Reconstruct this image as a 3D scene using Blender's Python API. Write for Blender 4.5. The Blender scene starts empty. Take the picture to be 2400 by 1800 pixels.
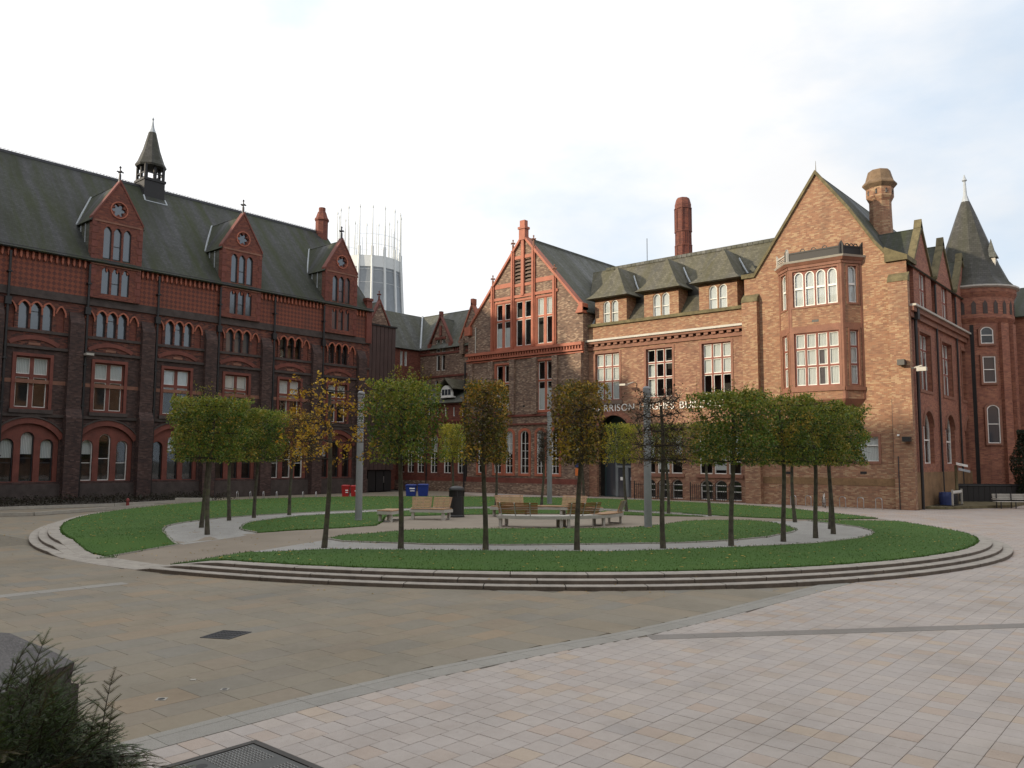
import bpy, bmesh, math, random
from mathutils import Vector, Matrix
from mathutils.geometry import tessellate_polygon
R = math.radians
sc = bpy.context.scene
col = sc.collection
rng = random.Random(7)

# ------------------------------------------------------------------ camera
YAW, PITCH, ROLL, CAMZ = R(40.8), R(5.4), R(0.3), 2.9
f0 = Vector((-math.sin(YAW), math.cos(YAW), 0)); r0 = Vector((math.cos(YAW), math.sin(YAW), 0)); u0 = Vector((0, 0, 1))
fw_ = f0*math.cos(PITCH) + u0*math.sin(PITCH); up_ = u0*math.cos(PITCH) - f0*math.sin(PITCH)
rt_ = r0*math.cos(ROLL) + up_*math.sin(ROLL); up2 = up_*math.cos(ROLL) - r0*math.sin(ROLL)
cam = bpy.data.cameras.new('camera'); camo = bpy.data.objects.new('camera', cam); col.objects.link(camo)
camo.matrix_world = Matrix(((rt_.x, up2.x, -fw_.x, 0), (rt_.y, up2.y, -fw_.y, 0), (rt_.z, up2.z, -fw_.z, CAMZ), (0, 0, 0, 1)))
cam.sensor_width = 36; cam.lens = 28.5; cam.clip_start = 0.1; cam.clip_end = 4000
sc.camera = camo

# ------------------------------------------------------------------ sky and sun
PHI, ELEV = R(61), R(15.5)
to_sun = Vector((-math.cos(PHI)*math.cos(ELEV), -math.sin(PHI)*math.cos(ELEV), math.sin(ELEV)))
world = bpy.data.worlds.new('World'); sc.world = world; world.use_nodes = True
wn, wl = world.node_tree.nodes, world.node_tree.links
wn.clear()
def wnode(t, **k):
    n = wn.new(t)
    for a, b in k.items(): setattr(n, a, b)
    return n
sky = wnode('ShaderNodeTexSky', sky_type='NISHITA', sun_disc=False)
sky.sun_elevation = ELEV; sky.sun_rotation = math.atan2(to_sun.x, to_sun.y); sky.air_density = 1.0; sky.dust_density = 2.5; sky.ozone_density = 1.0
sk = wnode('ShaderNodeVectorMath', operation='SCALE'); sk.inputs['Scale'].default_value = 0.15
wl.new(sky.outputs[0], sk.inputs[0])
tc = wnode('ShaderNodeTexCoord')
mp = wnode('ShaderNodeMapping'); mp.inputs['Scale'].default_value = (1.5, 1.5, 3.4); mp.inputs['Location'].default_value = (1.7, .4, .2)
wl.new(tc.outputs['Generated'], mp.inputs[0])
nz = wnode('ShaderNodeTexNoise'); nz.inputs['Scale'].default_value = 1.5; nz.inputs['Detail'].default_value = 8; nz.inputs['Roughness'].default_value = .55
wl.new(mp.outputs[0], nz.inputs['Vector'])
rp = wnode('ShaderNodeValToRGB'); rp.color_ramp.elements[0].position = .24; rp.color_ramp.elements[1].position = .46
rp.color_ramp.elements[0].color = (.0, .0, .0, 1); rp.color_ramp.elements[1].color = (1, 1, 1, 1)
# thin bright cloud: brighter where the sun stands behind it (north-west half of the sky in view)
dv = wnode('ShaderNodeVectorMath', operation='DOT_PRODUCT'); dv.inputs[1].default_value = to_sun
wl.new(tc.outputs['Generated'], dv.inputs[0])
cvr = wnode('ShaderNodeMath', operation='MULTIPLY_ADD'); cvr.inputs[1].default_value = .20; wl.new(dv.outputs['Value'], cvr.inputs[0]); wl.new(nz.outputs['Fac'], cvr.inputs[2]); wl.new(cvr.outputs[0], rp.inputs[0])   # cover thins away from the sun
mr = wnode('ShaderNodeMapRange'); mr.inputs['From Min'].default_value = -.9; mr.inputs['From Max'].default_value = .75
mr.inputs['To Min'].default_value = .82; mr.inputs['To Max'].default_value = 1.28
wl.new(dv.outputs['Value'], mr.inputs['Value'])
nz2 = wnode('ShaderNodeTexNoise'); nz2.inputs['Scale'].default_value = 3.2; nz2.inputs['Detail'].default_value = 6
wl.new(mp.outputs[0], nz2.inputs['Vector'])
mr2 = wnode('ShaderNodeMapRange'); mr2.inputs['From Min'].default_value = .3; mr2.inputs['From Max'].default_value = .7
mr2.inputs['To Min'].default_value = .96; mr2.inputs['To Max'].default_value = 1.03
wl.new(nz2.outputs['Fac'], mr2.inputs['Value'])
mm = wnode('ShaderNodeMath', operation='MULTIPLY'); wl.new(mr.outputs[0], mm.inputs[0]); wl.new(mr2.outputs[0], mm.inputs[1])
cc = wnode('ShaderNodeVectorMath', operation='SCALE'); tint = wnode('ShaderNodeMix', data_type='RGBA'); tint.inputs['A'].default_value = (.80, .92, 1.06, 1); tint.inputs['B'].default_value = (.985, .99, 1.0, 1); wl.new(rp.outputs['Color'], tint.inputs['Factor']); wl.new(tint.outputs['Result'], cc.inputs[0])
wl.new(mm.outputs[0], cc.inputs['Scale'])
veil = wnode('ShaderNodeMapRange'); veil.inputs['To Min'].default_value = .80; wl.new(rp.outputs['Color'], veil.inputs['Value'])
mx = wnode('ShaderNodeMix', data_type='RGBA'); wl.new(veil.outputs[0], mx.inputs['Factor']); wl.new(sk.outputs[0], mx.inputs['A']); wl.new(cc.outputs[0], mx.inputs['B'])
bg = wnode('ShaderNodeBackground'); bg.inputs['Strength'].default_value = 1.0
wl.new(mx.outputs['Result'], bg.inputs['Color'])
wo = wnode('ShaderNodeOutputWorld'); wl.new(bg.outputs[0], wo.inputs[0])
sun = bpy.data.lights.new('sun', 'SUN'); suno = bpy.data.objects.new('sun', sun); col.objects.link(suno)
sun.energy = 4.2; sun.angle = R(1.0); sun.color = (1.0, .85, .62)
suno.rotation_euler = to_sun.to_track_quat('Z', 'Y').to_euler(); suno.location = (-30, -30, 60)
vs = sc.view_settings; vs.view_transform = 'Standard'; vs.look = 'None'; vs.gamma = 1; vs.use_curve_mapping = False; vs.exposure = 0.12
sc.cycles.max_bounces = 6; sc.cycles.transparent_max_bounces = 12; sc.cycles.use_denoising = True
try: sc.cycles.caustics_reflective = False; sc.cycles.caustics_refractive = False
except Exception: pass

# ------------------------------------------------------------------ materials
MATS = {}
class NT:
    def __init__(s, name):
        s.m = bpy.data.materials.new(name); s.m.use_nodes = True
        s.n, s.l = s.m.node_tree.nodes, s.m.node_tree.links
        s.b = s.n['Principled BSDF']; s.out = s.n['Material Output']; MATS[name] = s.m
    def new(s, t, **k):
        n = s.n.new(t)
        for a, b in k.items():
            if a in ('op',): n.operation = b
            else: setattr(n, a, b)
        return n
    def link(s, a, b): s.l.new(a, b)
    def noise(s, vec, scale, detail=4, rough=.5):
        n = s.new('ShaderNodeTexNoise'); n.inputs['Scale'].default_value = scale; n.inputs['Detail'].default_value = detail; n.inputs['Roughness'].default_value = rough
        if vec is not None: s.link(vec, n.inputs['Vector'])
        return n.outputs['Fac']
    def ramp(s, fac, stops):
        r = s.new('ShaderNodeValToRGB'); e = r.color_ramp.elements
        while len(e) < len(stops): e.new(.5)
        for i, (p, c) in enumerate(stops): e[i].position = p; e[i].color = (*c, 1) if len(c) == 3 else c
        s.link(fac, r.inputs[0]); return r.outputs['Color']
    def mix(s, fac, a, b, mode='MIX'):
        m = s.new('ShaderNodeMix', data_type='RGBA', blend_type=mode)
        for i, v in (('Factor', fac), ('A', a), ('B', b)):
            if isinstance(v, (int, float)): m.inputs[i].default_value = v
            elif isinstance(v, tuple): m.inputs[i].default_value = (*v, 1)
            else: s.link(v, m.inputs[i])
        return m.outputs['Result']
    def math(s, op, a, b=None):
        m = s.new('ShaderNodeMath', op=op)
        for i, v in enumerate((a, b)):
            if v is None: continue
            if isinstance(v, (int, float)): m.inputs[i].default_value = v
            else: s.link(v, m.inputs[i])
        return m.outputs[0]
    def wallvec(s, su=1., sz=1.):
        g = s.new('ShaderNodeNewGeometry'); p = s.new('ShaderNodeSeparateXYZ'); q = s.new('ShaderNodeSeparateXYZ')
        s.link(g.outputs['Position'], p.inputs[0]); s.link(g.outputs['True Normal'], q.inputs[0])
        fx = s.math('GREATER_THAN', s.math('ABSOLUTE', q.outputs[0]), s.math('ABSOLUTE', q.outputs[1]))
        u = s.math('ADD', s.math('MULTIPLY', p.outputs[1], fx), s.math('MULTIPLY', p.outputs[0], s.math('SUBTRACT', 1., fx)))
        c = s.new('ShaderNodeCombineXYZ'); s.link(s.math('MULTIPLY', u, su), c.inputs[0]); s.link(s.math('MULTIPLY', p.outputs[2], sz), c.inputs[1])
        return c.outputs[0]
    def pos(s): return s.new('ShaderNodeNewGeometry').outputs['Position']
    def bump(s, h, strength=.3, dist=.01):
        b = s.new('ShaderNodeBump'); b.inputs['Strength'].default_value = strength; b.inputs['Distance'].default_value = dist
        s.link(h, b.inputs['Height']); s.link(b.outputs[0], s.b.inputs['Normal'])
    def color(s, c):
        if isinstance(c, tuple): s.b.inputs['Base Color'].default_value = (*c, 1)
        else: s.link(c, s.b.inputs['Base Color'])
    def rough(s, r):
        if isinstance(r, (int, float)): s.b.inputs['Roughness'].default_value = r
        else: s.link(r, s.b.inputs['Roughness'])

def plain(name, c, rough=.6, var=.25, scale=3., metal=0., spec=.5):
    t = NT(name); n = t.noise(t.pos(), scale, 6, .6); n2 = t.noise(t.pos(), scale*9, 3)
    dark = tuple(v*(1-var) for v in c); lite = tuple(min(1, v*(1+var)) for v in c)
    a = t.ramp(n, [(.3, dark), (.7, lite)])
    t.color(t.mix(.25, a, t.ramp(n2, [(.35, dark), (.65, lite)]))); t.rough(rough); t.b.inputs['Metallic'].default_value = metal
    t.b.inputs['Specular IOR Level'].default_value = spec
    t.bump(n2, .15, .01); return t
def brick(name, c1, c2, mort, light, dark, bw=.235, rh=.078, stain=.5, soot=(.03, .027, .025), streak=.45):
    t = NT(name); v = t.wallvec()
    b = t.new('ShaderNodeTexBrick'); b.offset = .5; b.inputs['Scale'].default_value = 1; b.inputs['Brick Width'].default_value = bw; b.inputs['Row Height'].default_value = rh
    b.inputs['Mortar Size'].default_value = .009; b.inputs['Mortar Smooth'].default_value = .2; b.inputs['Bias'].default_value = 0
    for k, cv in (('Color1', c1), ('Color2', c2), ('Mortar', mort)): b.inputs[k].default_value = (*cv, 1)
    t.link(v, b.inputs['Vector'])
    # every brick its own shade
    sv = t.new('ShaderNodeSeparateXYZ'); t.link(t.wallvec(1/bw, 1/rh), sv.inputs[0])
    row = t.math('FLOOR', sv.outputs[1]); cx = t.math('FLOOR', t.math('ADD', sv.outputs[0], t.math('MULTIPLY', t.math('MODULO', row, 2.), .5)))
    cv = t.new('ShaderNodeCombineXYZ'); t.link(cx, cv.inputs[0]); t.link(row, cv.inputs[1])
    wn_ = t.new('ShaderNodeTexWhiteNoise', noise_dimensions='2D'); t.link(cv.outputs[0], wn_.inputs['Vector'])
    sp = t.new('ShaderNodeSeparateColor'); t.link(wn_.outputs['Color'], sp.inputs[0])
    pl_ = t.noise(t.wallvec(.35, .8), 1., 5, .6)      # patches where light or dark bricks gather
    a = t.mix(t.math('MULTIPLY', t.ramp(t.math('ADD', sp.outputs[0], t.math('MULTIPLY', t.math('SUBTRACT', pl_, .5), .75)), [(.62, (0, 0, 0)), (.80, (1, 1, 1))]), min(1, streak*1.5)), b.outputs['Color'], light)
    a = t.mix(t.math('MULTIPLY', t.ramp(t.math('SUBTRACT', sp.outputs[1], t.math('MULTIPLY', t.math('SUBTRACT', pl_, .5), .6)), [(.66, (0, 0, 0)), (.82, (1, 1, 1))]), min(1, streak*1.4)), a, dark)
    a = t.mix(t.math('MULTIPLY', t.ramp(t.noise(t.wallvec(.5, .7), .8, 6, .65), [(.40, (1, 1, 1)), (.65, (0, 0, 0))]), .30), a, dark)
    nb = t.noise(t.wallvec(.9, .16), .8, 6, .6)
    a = t.mix(t.math('MULTIPLY', t.ramp(nb, [(.55, (0, 0, 0)), (.8, (1, 1, 1))]), stain), a, soot)
    t.color(a); t.rough(.85); t.bump(b.outputs['Fac'], -.35, .006); return t
def slate(name, base, moss, mossamt=.6, row=.17):
    t = NT(name); v = t.wallvec()
    b = t.new('ShaderNodeTexBrick'); b.offset = .5; b.inputs['Scale'].default_value = 1; b.inputs['Brick Width'].default_value = .26; b.inputs['Row Height'].default_value = row
    b.inputs['Mortar Size'].default_value = .011; b.inputs['Mortar Smooth'].default_value = .3
    d = tuple(x*.72 for x in base); l = tuple(x*1.3 for x in base)
    for k, cv in (('Color1', d), ('Color2', l), ('Mortar', tuple(x*.35 for x in base))): b.inputs[k].default_value = (*cv, 1)
    t.link(v, b.inputs['Vector'])
    m1 = t.noise(t.wallvec(1.0, .13), .9, 8, .65)
    a = t.mix(t.math('MULTIPLY', t.ramp(m1, [(.40, (0, 0, 0)), (.60, (1, 1, 1))]), mossamt), b.outputs['Color'], moss)
    m2 = t.noise(t.wallvec(.7, .3), .35, 6, .6)
    a = t.mix(t.math('MULTIPLY', t.ramp(m2, [(.45, (0, 0, 0)), (.75, (1, 1, 1))]), .55), a, tuple(x*.5 for x in base))
    m3 = t.noise(t.wallvec(2.2, .5), 1.4, 8, .7)
    a = t.mix(t.math('MULTIPLY', t.ramp(m3, [(.58, (0, 0, 0)), (.72, (1, 1, 1))]), .35), a, tuple(min(1, x*2.2) for x in base))
    t.color(a); t.b.inputs['Specular IOR Level'].default_value = .32; t.rough(t.ramp(m1, [(.35, (.50,)*3), (.65, (.82,)*3)])); t.bump(b.outputs['Fac'], -.5, .012); return t

brick('brick_hh', (.245, .105, .063), (.305, .145, .085), (.29, .21, .15), (.43, .30, .185), (.14, .066, .048), stain=.45, soot=(.080, .05, .04), streak=.44)
brick('brick_bay', (.27, .122, .068), (.335, .168, .092), (.28, .205, .14), (.43, .315, .19), (.165, .084, .057), streak=.42, stain=.45, soot=(.12, .07, .05))
brick('brick_gable', (.15, .085, .06), (.22, .13, .09), (.22, .17, .13), (.42, .31, .22), (.075, .05, .042), stain=.35, soot=(.05, .04, .035))
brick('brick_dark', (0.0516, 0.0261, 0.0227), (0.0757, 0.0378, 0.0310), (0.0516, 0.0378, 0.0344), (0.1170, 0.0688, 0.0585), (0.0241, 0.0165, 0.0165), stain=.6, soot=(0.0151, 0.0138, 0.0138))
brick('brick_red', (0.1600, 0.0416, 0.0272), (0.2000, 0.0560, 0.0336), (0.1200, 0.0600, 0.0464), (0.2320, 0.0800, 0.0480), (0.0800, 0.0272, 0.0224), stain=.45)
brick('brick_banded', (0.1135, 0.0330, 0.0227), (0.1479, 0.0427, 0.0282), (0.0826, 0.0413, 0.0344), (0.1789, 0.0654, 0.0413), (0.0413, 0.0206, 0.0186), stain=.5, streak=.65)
brick('brick_side', (.25, .085, .055), (.32, .12, .07), (.25, .15, .11), (.36, .17, .10), (.15, .06, .045), stain=.35, soot=(.08, .045, .04))
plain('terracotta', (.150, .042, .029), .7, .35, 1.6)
plain('terracotta_bright', (.34, .105, .060), .65, .25, 1.3)
plain('terracotta_dull', (.215, .098, .064), .75, .3, 1.2)
plain('stone_dark', (.060, .046, .042), .85, .4, 2.)
plain('stone_moss', (.125, .105, .055), .9, .5, 2.5)
plain('cap_stone', (.165, .110, .066), .9, .4, 2.)
plain('plinth_moss', (.20, .12, .06), .9, .45, 1.2)
plain('stone_sill', (.17, .12, .095), .85, .3, 2.)
plain('lead', (.36, .39, .42), .5, .2, 2.)
plain('iron', (.012, .012, .013), .5, .3, 5.)
plain('iron_grey', (.06, .06, .065), .5, .3, 5., .6)
plain('white_paint', (.74, .73, .70), .5, .08, 4.)
plain('white_gutter', (.42, .40, .36), .55, .15, 2.)
plain('mullion_red', (.22, .075, .055), .7, .25, 3.)
plain('interior', (.035, .033, .03), .9, .4, .5)  # near-black backing sheets behind windows; dark of the rooms put into the colour
plain('curtain_dark', (.10, .09, .10), .9, .3, 3.)
plain('steel', (.55, .56, .57), .35, .1, 6., .9)
plain('lamp_grey', (.25, .255, .265), .55, .12, 2.)
plain('black_plastic', (.018, .018, .019), .45, .2, 5.)
plain('red_plastic', (.34, .016, .016), .4, .12, 3.)
plain('hydrant_red', (.16, .022, .018), .6, .3, 5.)
plain('blue_plastic', (.010, .030, .19), .4, .15, 3.)
plain('concrete_white', (.60, .62, .62), .8, .08, .1)
plain('cathedral_glass', (.20, .22, .24), .35, .2, .15)
plain('cladding', (.060, .036, .033), .6, .22, 1.3)
plain('cladding_black', (.012, .011, .012), .6, .2, 1.)
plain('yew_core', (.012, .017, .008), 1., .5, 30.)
plain('soil', (.030, .024, .018), 1., .5, 3.)
plain('leaf_litter', (.46, .31, .07), .8, .5, 8.)
t = NT('rock'); n = t.noise(t.pos(), 3, 8, .65); g = t.noise(t.pos(), 55, 4, .7); l_ = t.noise(t.pos(), 9, 6, .7)
a = t.ramp(n, [(.3, (.085, .080, .080)), (.7, (.16, .152, .148))]); a = t.mix(.45, a, t.ramp(g, [(.3, (.045, .042, .042)), (.7, (.25, .24, .235))]))
t.color(t.mix(t.ramp(l_, [(.58, (0,)*3), (.64, (.6,)*3)]), a, (.26, .26, .23))); t.rough(.9); t.bump(t.math('ADD', t.math('MULTIPLY', n, 2.), g), .8, .02)
t = NT('rock_side'); n = t.noise(t.pos(), 4, 8, .65); g = t.noise(t.pos(), 45, 4, .7)
t.color(t.mix(.4, t.ramp(n, [(.3, (.055, .040, .038)), (.7, (.115, .085, .078))]), t.ramp(g, [(.3, (.03, .025, .024)), (.7, (.16, .13, .12))]))); t.rough(.9); t.bump(t.math('ADD', t.math('MULTIPLY', n, 2.), g), .9, .03)
plain('wood_back', (.30, .135, .045), .5, .25, 4.)
plain('wood_seat', (.39, .235, .13), .55, .25, 4.)
plain('bench_frame', (.43, .41, .37), .6, .12, 3.)
plain('letter_white', (.80, .80, .78), .4, .04, 5.)
plain('notice_blue', (.03, .05, .16), .5, .1, 5.)
plain('notice_orange', (.60, .16, .04), .5, .1, 5.)
plain('teal_frame', (.035, .060, .065), .4, .2, 3.)
plain('door_grey', (.20, .22, .23), .4, .15, 3.)
plain('kerb', (.36, .34, .30), .85, .15, 4.)
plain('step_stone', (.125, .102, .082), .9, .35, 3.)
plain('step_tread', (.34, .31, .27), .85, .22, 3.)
t = NT('bark'); n = t.noise(t.pos(), 7, 7, .65); l_ = t.noise(t.pos(), 3.1, 5, .6)
a = t.ramp(n, [(.3, (.040, .034, .026)), (.7, (.120, .105, .080))]); t.color(t.mix(t.ramp(l_, [(.5, (0,)*3), (.66, (.7,)*3)]), a, (.10, .11, .055))); t.rough(.95); t.bump(n, .7, .02)
plain('twig', (.040, .030, .022), .95, .4, 9.)
plain('ground_far', (.10, .095, .085), .95, .3, .2)
slate('slate', (.036, .038, .038), (.040, .050, .014), .62)
slate('slate_hh', (.105, .098, .076), (.090, .085, .040), .5)
slate('slate_grey', (.088, .092, .086), (.085, .085, .045), .5)
slate('slate_spire', (.058, .055, .052), (.06, .064, .036), .4)

# chequered terracotta frieze
t = NT('chequer'); v = t.wallvec()
def diag(off, k):
    mpn = t.new('ShaderNodeMapping'); mpn.inputs['Rotation'].default_value = (0, 0, R(45)); mpn.inputs['Scale'].default_value = (k, k, k); mpn.inputs['Location'].default_value = (off, 0, 0); t.link(v, mpn.inputs[0]); return mpn.outputs[0]
ch = t.new('ShaderNodeTexChecker'); ch.inputs['Scale'].default_value = 1; t.link(diag(.3, 4.2), ch.inputs['Vector'])
ch.inputs['Color1'].default_value = (.235, .074, .042, 1); ch.inputs['Color2'].default_value = (.095, .036, .029, 1)
n = t.noise(t.wallvec(1, 1), 5, 5, .65); n3 = t.noise(t.wallvec(.7, .4), .9, 5)
a = t.mix(t.ramp(n, [(.35, (.65,)*3), (.65, (0,)*3)]), ch.outputs['Color'], (.17, .052, .036))
a = t.mix(t.math('MULTIPLY', t.ramp(n3, [(.5, (0,)*3), (.75, (1,)*3)]), .6), a, (.06, .035, .03)); t.color(a); t.rough(.85); t.bump(ch.outputs['Fac'], .25, .02)

# glass: clear pane that mirrors the sky at its Fresnel share
t = NT('glass'); t.n.remove(t.b)
tr = t.new('ShaderNodeBsdfTransparent'); tr.inputs[0].default_value = (.96, .97, .97, 1)
gl = t.new('ShaderNodeBsdfGlossy'); gl.inputs['Roughness'].default_value = .03; gl.inputs[0].default_value = (.95, .97, 1, 1)
fr = t.new('ShaderNodeLayerWeight'); fr.inputs['Blend'].default_value = .5
bn = t.new('ShaderNodeBump'); bn.inputs['Strength'].default_value = .05; bn.inputs['Distance'].default_value = .02; t.link(t.noise(t.pos(), 1.3, 2), bn.inputs['Height'])
t.link(bn.outputs[0], gl.inputs['Normal'])
ms = t.new('ShaderNodeMixShader'); t.link(t.math('ADD', .045, t.math('MULTIPLY', t.math('POWER', fr.outputs['Facing'], 4.), .6)), ms.inputs[0]); t.link(tr.outputs[0], ms.inputs[1]); t.link(gl.outputs[0], ms.inputs[2]); t.link(ms.outputs[0], t.out.inputs[0])
# leaded glass of the north-lit upper floor: frosted, mirrors the sky softly
t = NT('glass_leaded'); t.color((.050, .058, .070)); t.rough(.12); t.b.inputs['IOR'].default_value = 2.1
t.bump(t.noise(t.pos(), 6, 2), .08, .02)
# fabric blind with vertical folds
t = NT('blind'); v = t.wallvec()
w = t.new('ShaderNodeTexWave', wave_type='BANDS', bands_direction='X'); w.inputs['Scale'].default_value = 3.2; w.inputs['Distortion'].default_value = .6; t.link(v, w.inputs['Vector'])
t.color(t.ramp(w.outputs['Fac'], [(0, (.46, .48, .48)), (1, (.64, .66, .65))])); t.rough(.9); t.bump(w.outputs['Fac'], .5, .03)

# paving
def slab_mat(name, ramp, rnd='object', gran=True):
    t = NT(name)
    if rnd == 'object': f = t.new('ShaderNodeObjectInfo').outputs['Random']
    else:
        at = t.new('ShaderNodeAttribute', attribute_name='rnd'); f = at.outputs['Fac']
    a = t.ramp(f, ramp)
    n = t.noise(t.pos(), 1.1, 6, .6); g = t.noise(t.pos(), 140, 2); g2 = t.noise(t.pos(), 9, 5, .7)
    a = t.mix(t.ramp(n, [(.35, (.30,)*3), (.65, (0,)*3)]), a, t.mix(1., a, (.80, .78, .74), 'MULTIPLY'))
    a = t.mix(t.ramp(g2, [(.40, (.28,)*3), (.60, (0,)*3)]), a, t.mix(1., a, (.78, .76, .72), 'MULTIPLY'))
    a = t.mix(.22, a, t.ramp(g, [(.35, (.18, .165, .155)), (.65, (.62, .58, .54))])) if gran else a
    st_ = t.noise(t.pos(), .42, 8, .68); a = t.mix(t.ramp(st_, [(.46, (0, 0, 0)), (.66, (.60,)*3)]), a, t.mix(1., a, (.70, .69, .66), 'MULTIPLY'))
    sp_ = t.noise(t.pos(), 17, 3, .6); a = t.mix(t.ramp(sp_, [(.66, (0, 0, 0)), (.70, (.5,)*3)]), a, t.mix(1., a, (.62, .60, .57), 'MULTIPLY'))
    t.color(a); t.rough(.8); t.bump(g, .2, .003); return t
GR = [(0, (.395, .345, .315)), (.3, (.43, .378, .345)), (.55, (.405, .362, .338)), (.74, (.45, .395, .355)), (.87, (.42, .325, .262)), (.95, (.46, .365, .275)), (1, (.36, .328, .315))]
SD = [(0, (.228, .204, .160)), (.3, (.245, .215, .164)), (.55, (.262, .218, .156)), (.75, (.216, .202, .170)), (.9, (.285, .220, .148)), (1, (.236, .208, .164))]
slab_mat('granite_slab', GR); slab_mat('granite_mass', GR, 'attr')
slab_mat('sand_slab', SD, gran=False); slab_mat('sand_mass', SD, 'attr', False)
slab_mat('band_slab', [(0, (.25, .245, .215)), (.5, (.275, .265, .235)), (1, (.235, .23, .205))])
slab_mat('strip_slab', [(0, (.165, .15, .135)), (1, (.19, .172, .152))])
plain('joint', (.12, .085, .075), .95, .3, 6.)
plain('joint_sand', (.165, .145, .11), .95, .3, 6.)
def far_paving(name, ramp, joint, bw, rh):
    t = NT(name); g = t.pos()
    b = t.new('ShaderNodeTexBrick'); b.offset = .5; b.inputs['Scale'].default_value = 1; b.inputs['Brick Width'].default_value = bw; b.inputs['Row Height'].default_value = rh
    b.inputs['Mortar Size'].default_value = .008; b.inputs['Color1'].default_value = (0, 0, 0, 1); b.inputs['Color2'].default_value = (1, 1, 1, 1); b.inputs['Mortar'].default_value = (.5, .5, .5, 1)
    t.link(g, b.inputs['Vector'])
    n = t.noise(g, .35, 6, .6); n2 = t.noise(g, 2.2, 5, .6)
    a = t.ramp(b.outputs['Color'], ramp); a = t.mix(b.outputs['Fac'], a, joint)
    a = t.mix(t.ramp(n, [(.35, (.5,)*3), (.65, (0,)*3)]), a, t.mix(1., a, (.80, .78, .75), 'MULTIPLY'))
    a = t.mix(t.ramp(n2, [(.4, (.35,)*3), (.6, (0,)*3)]), a, t.mix(1., a, (.86, .84, .80), 'MULTIPLY'))
    t.color(a); t.rough(.8); t.bump(t.noise(g, 60, 2), .15, .004)
far_paving('granite_far', GR, (.22, .17, .15), .45, .30)
far_paving('sand_far', SD, (.17, .15, .12), .62, .45)
t = NT('resin_path'); n = t.noise(t.pos(), .8, 6, .6); g = t.noise(t.pos(), 90, 2)
t.color(t.mix(.3, t.ramp(n, [(.3, (.215, .178, .135)), (.7, (.29, .245, .19))]), t.ramp(g, [(.3, (.10, .085, .07)), (.7, (.36, .31, .25))]))); t.rough(.9); t.bump(g, .3, .004)
t = NT('gravel'); n = t.noise(t.pos(), 1.1, 6, .6); g = t.noise(t.pos(), 45, 3, .7)
t.color(t.mix(.55, t.ramp(n, [(.3, (.22, .21, .19)), (.7, (.37, .36, .33))]), t.ramp(g, [(.3, (.14, .135, .125)), (.7, (.56, .55, .53))]))); t.rough(.95); t.bump(g, .6, .012)
t = NT('lawn'); n = t.noise(t.pos(), .55, 7, .62); g = t.noise(t.pos(), 28, 4, .7)
a = t.ramp(n, [(.3, (.031, .078, .007)), (.52, (.043, .106, .009)), (.72, (.064, .114, .013))])
a = t.mix(.45, a, t.ramp(g, [(.3, (.026, .080, .004)), (.7, (.060, .150, .010))])); wp_ = t.noise(t.pos(), .9, 8, .7); t.color(t.mix(t.ramp(wp_, [(.60, (0,)*3), (.74, (.55,)*3)]), a, (.085, .095, .025))); t.rough(.9); t.bump(g, .8, .03)
t = NT('grass_blade'); g = t.noise(t.pos(), 1.2, 6); oi = t.noise(t.pos(), 60, 2)
t.color(t.mix(.5, t.ramp(g, [(.3, (.030, .094, .006)), (.7, (.066, .150, .010))]), t.ramp(oi, [(.3, (.024, .070, .006)), (.7, (.080, .165, .016))]))); t.rough(.7)
# leaves: own colour per leaf, some light passes through
t = NT('leaf'); at = t.new('ShaderNodeAttribute', attribute_name='leafcol'); t.color(at.outputs['Color']); t.rough(.55)
tl = t.new('ShaderNodeBsdfTranslucent'); t.link(at.outputs['Color'], tl.inputs[0]); ms = t.new('ShaderNodeMixShader'); ms.inputs[0].default_value = .35
t.link(t.b.outputs[0], ms.inputs[1]); t.link(tl.outputs[0], ms.inputs[2]); t.link(ms.outputs[0], t.out.inputs[0])
# checker-plate steel
plain('cover_steel', (.085, .088, .085), .5, .25, 4., .5)
plain('stud_steel', (.27, .27, .26), .45, .2, 4., .6)
plain('cover_frame', (.06, .055, .05), .6, .3, 4., .4)

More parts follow.
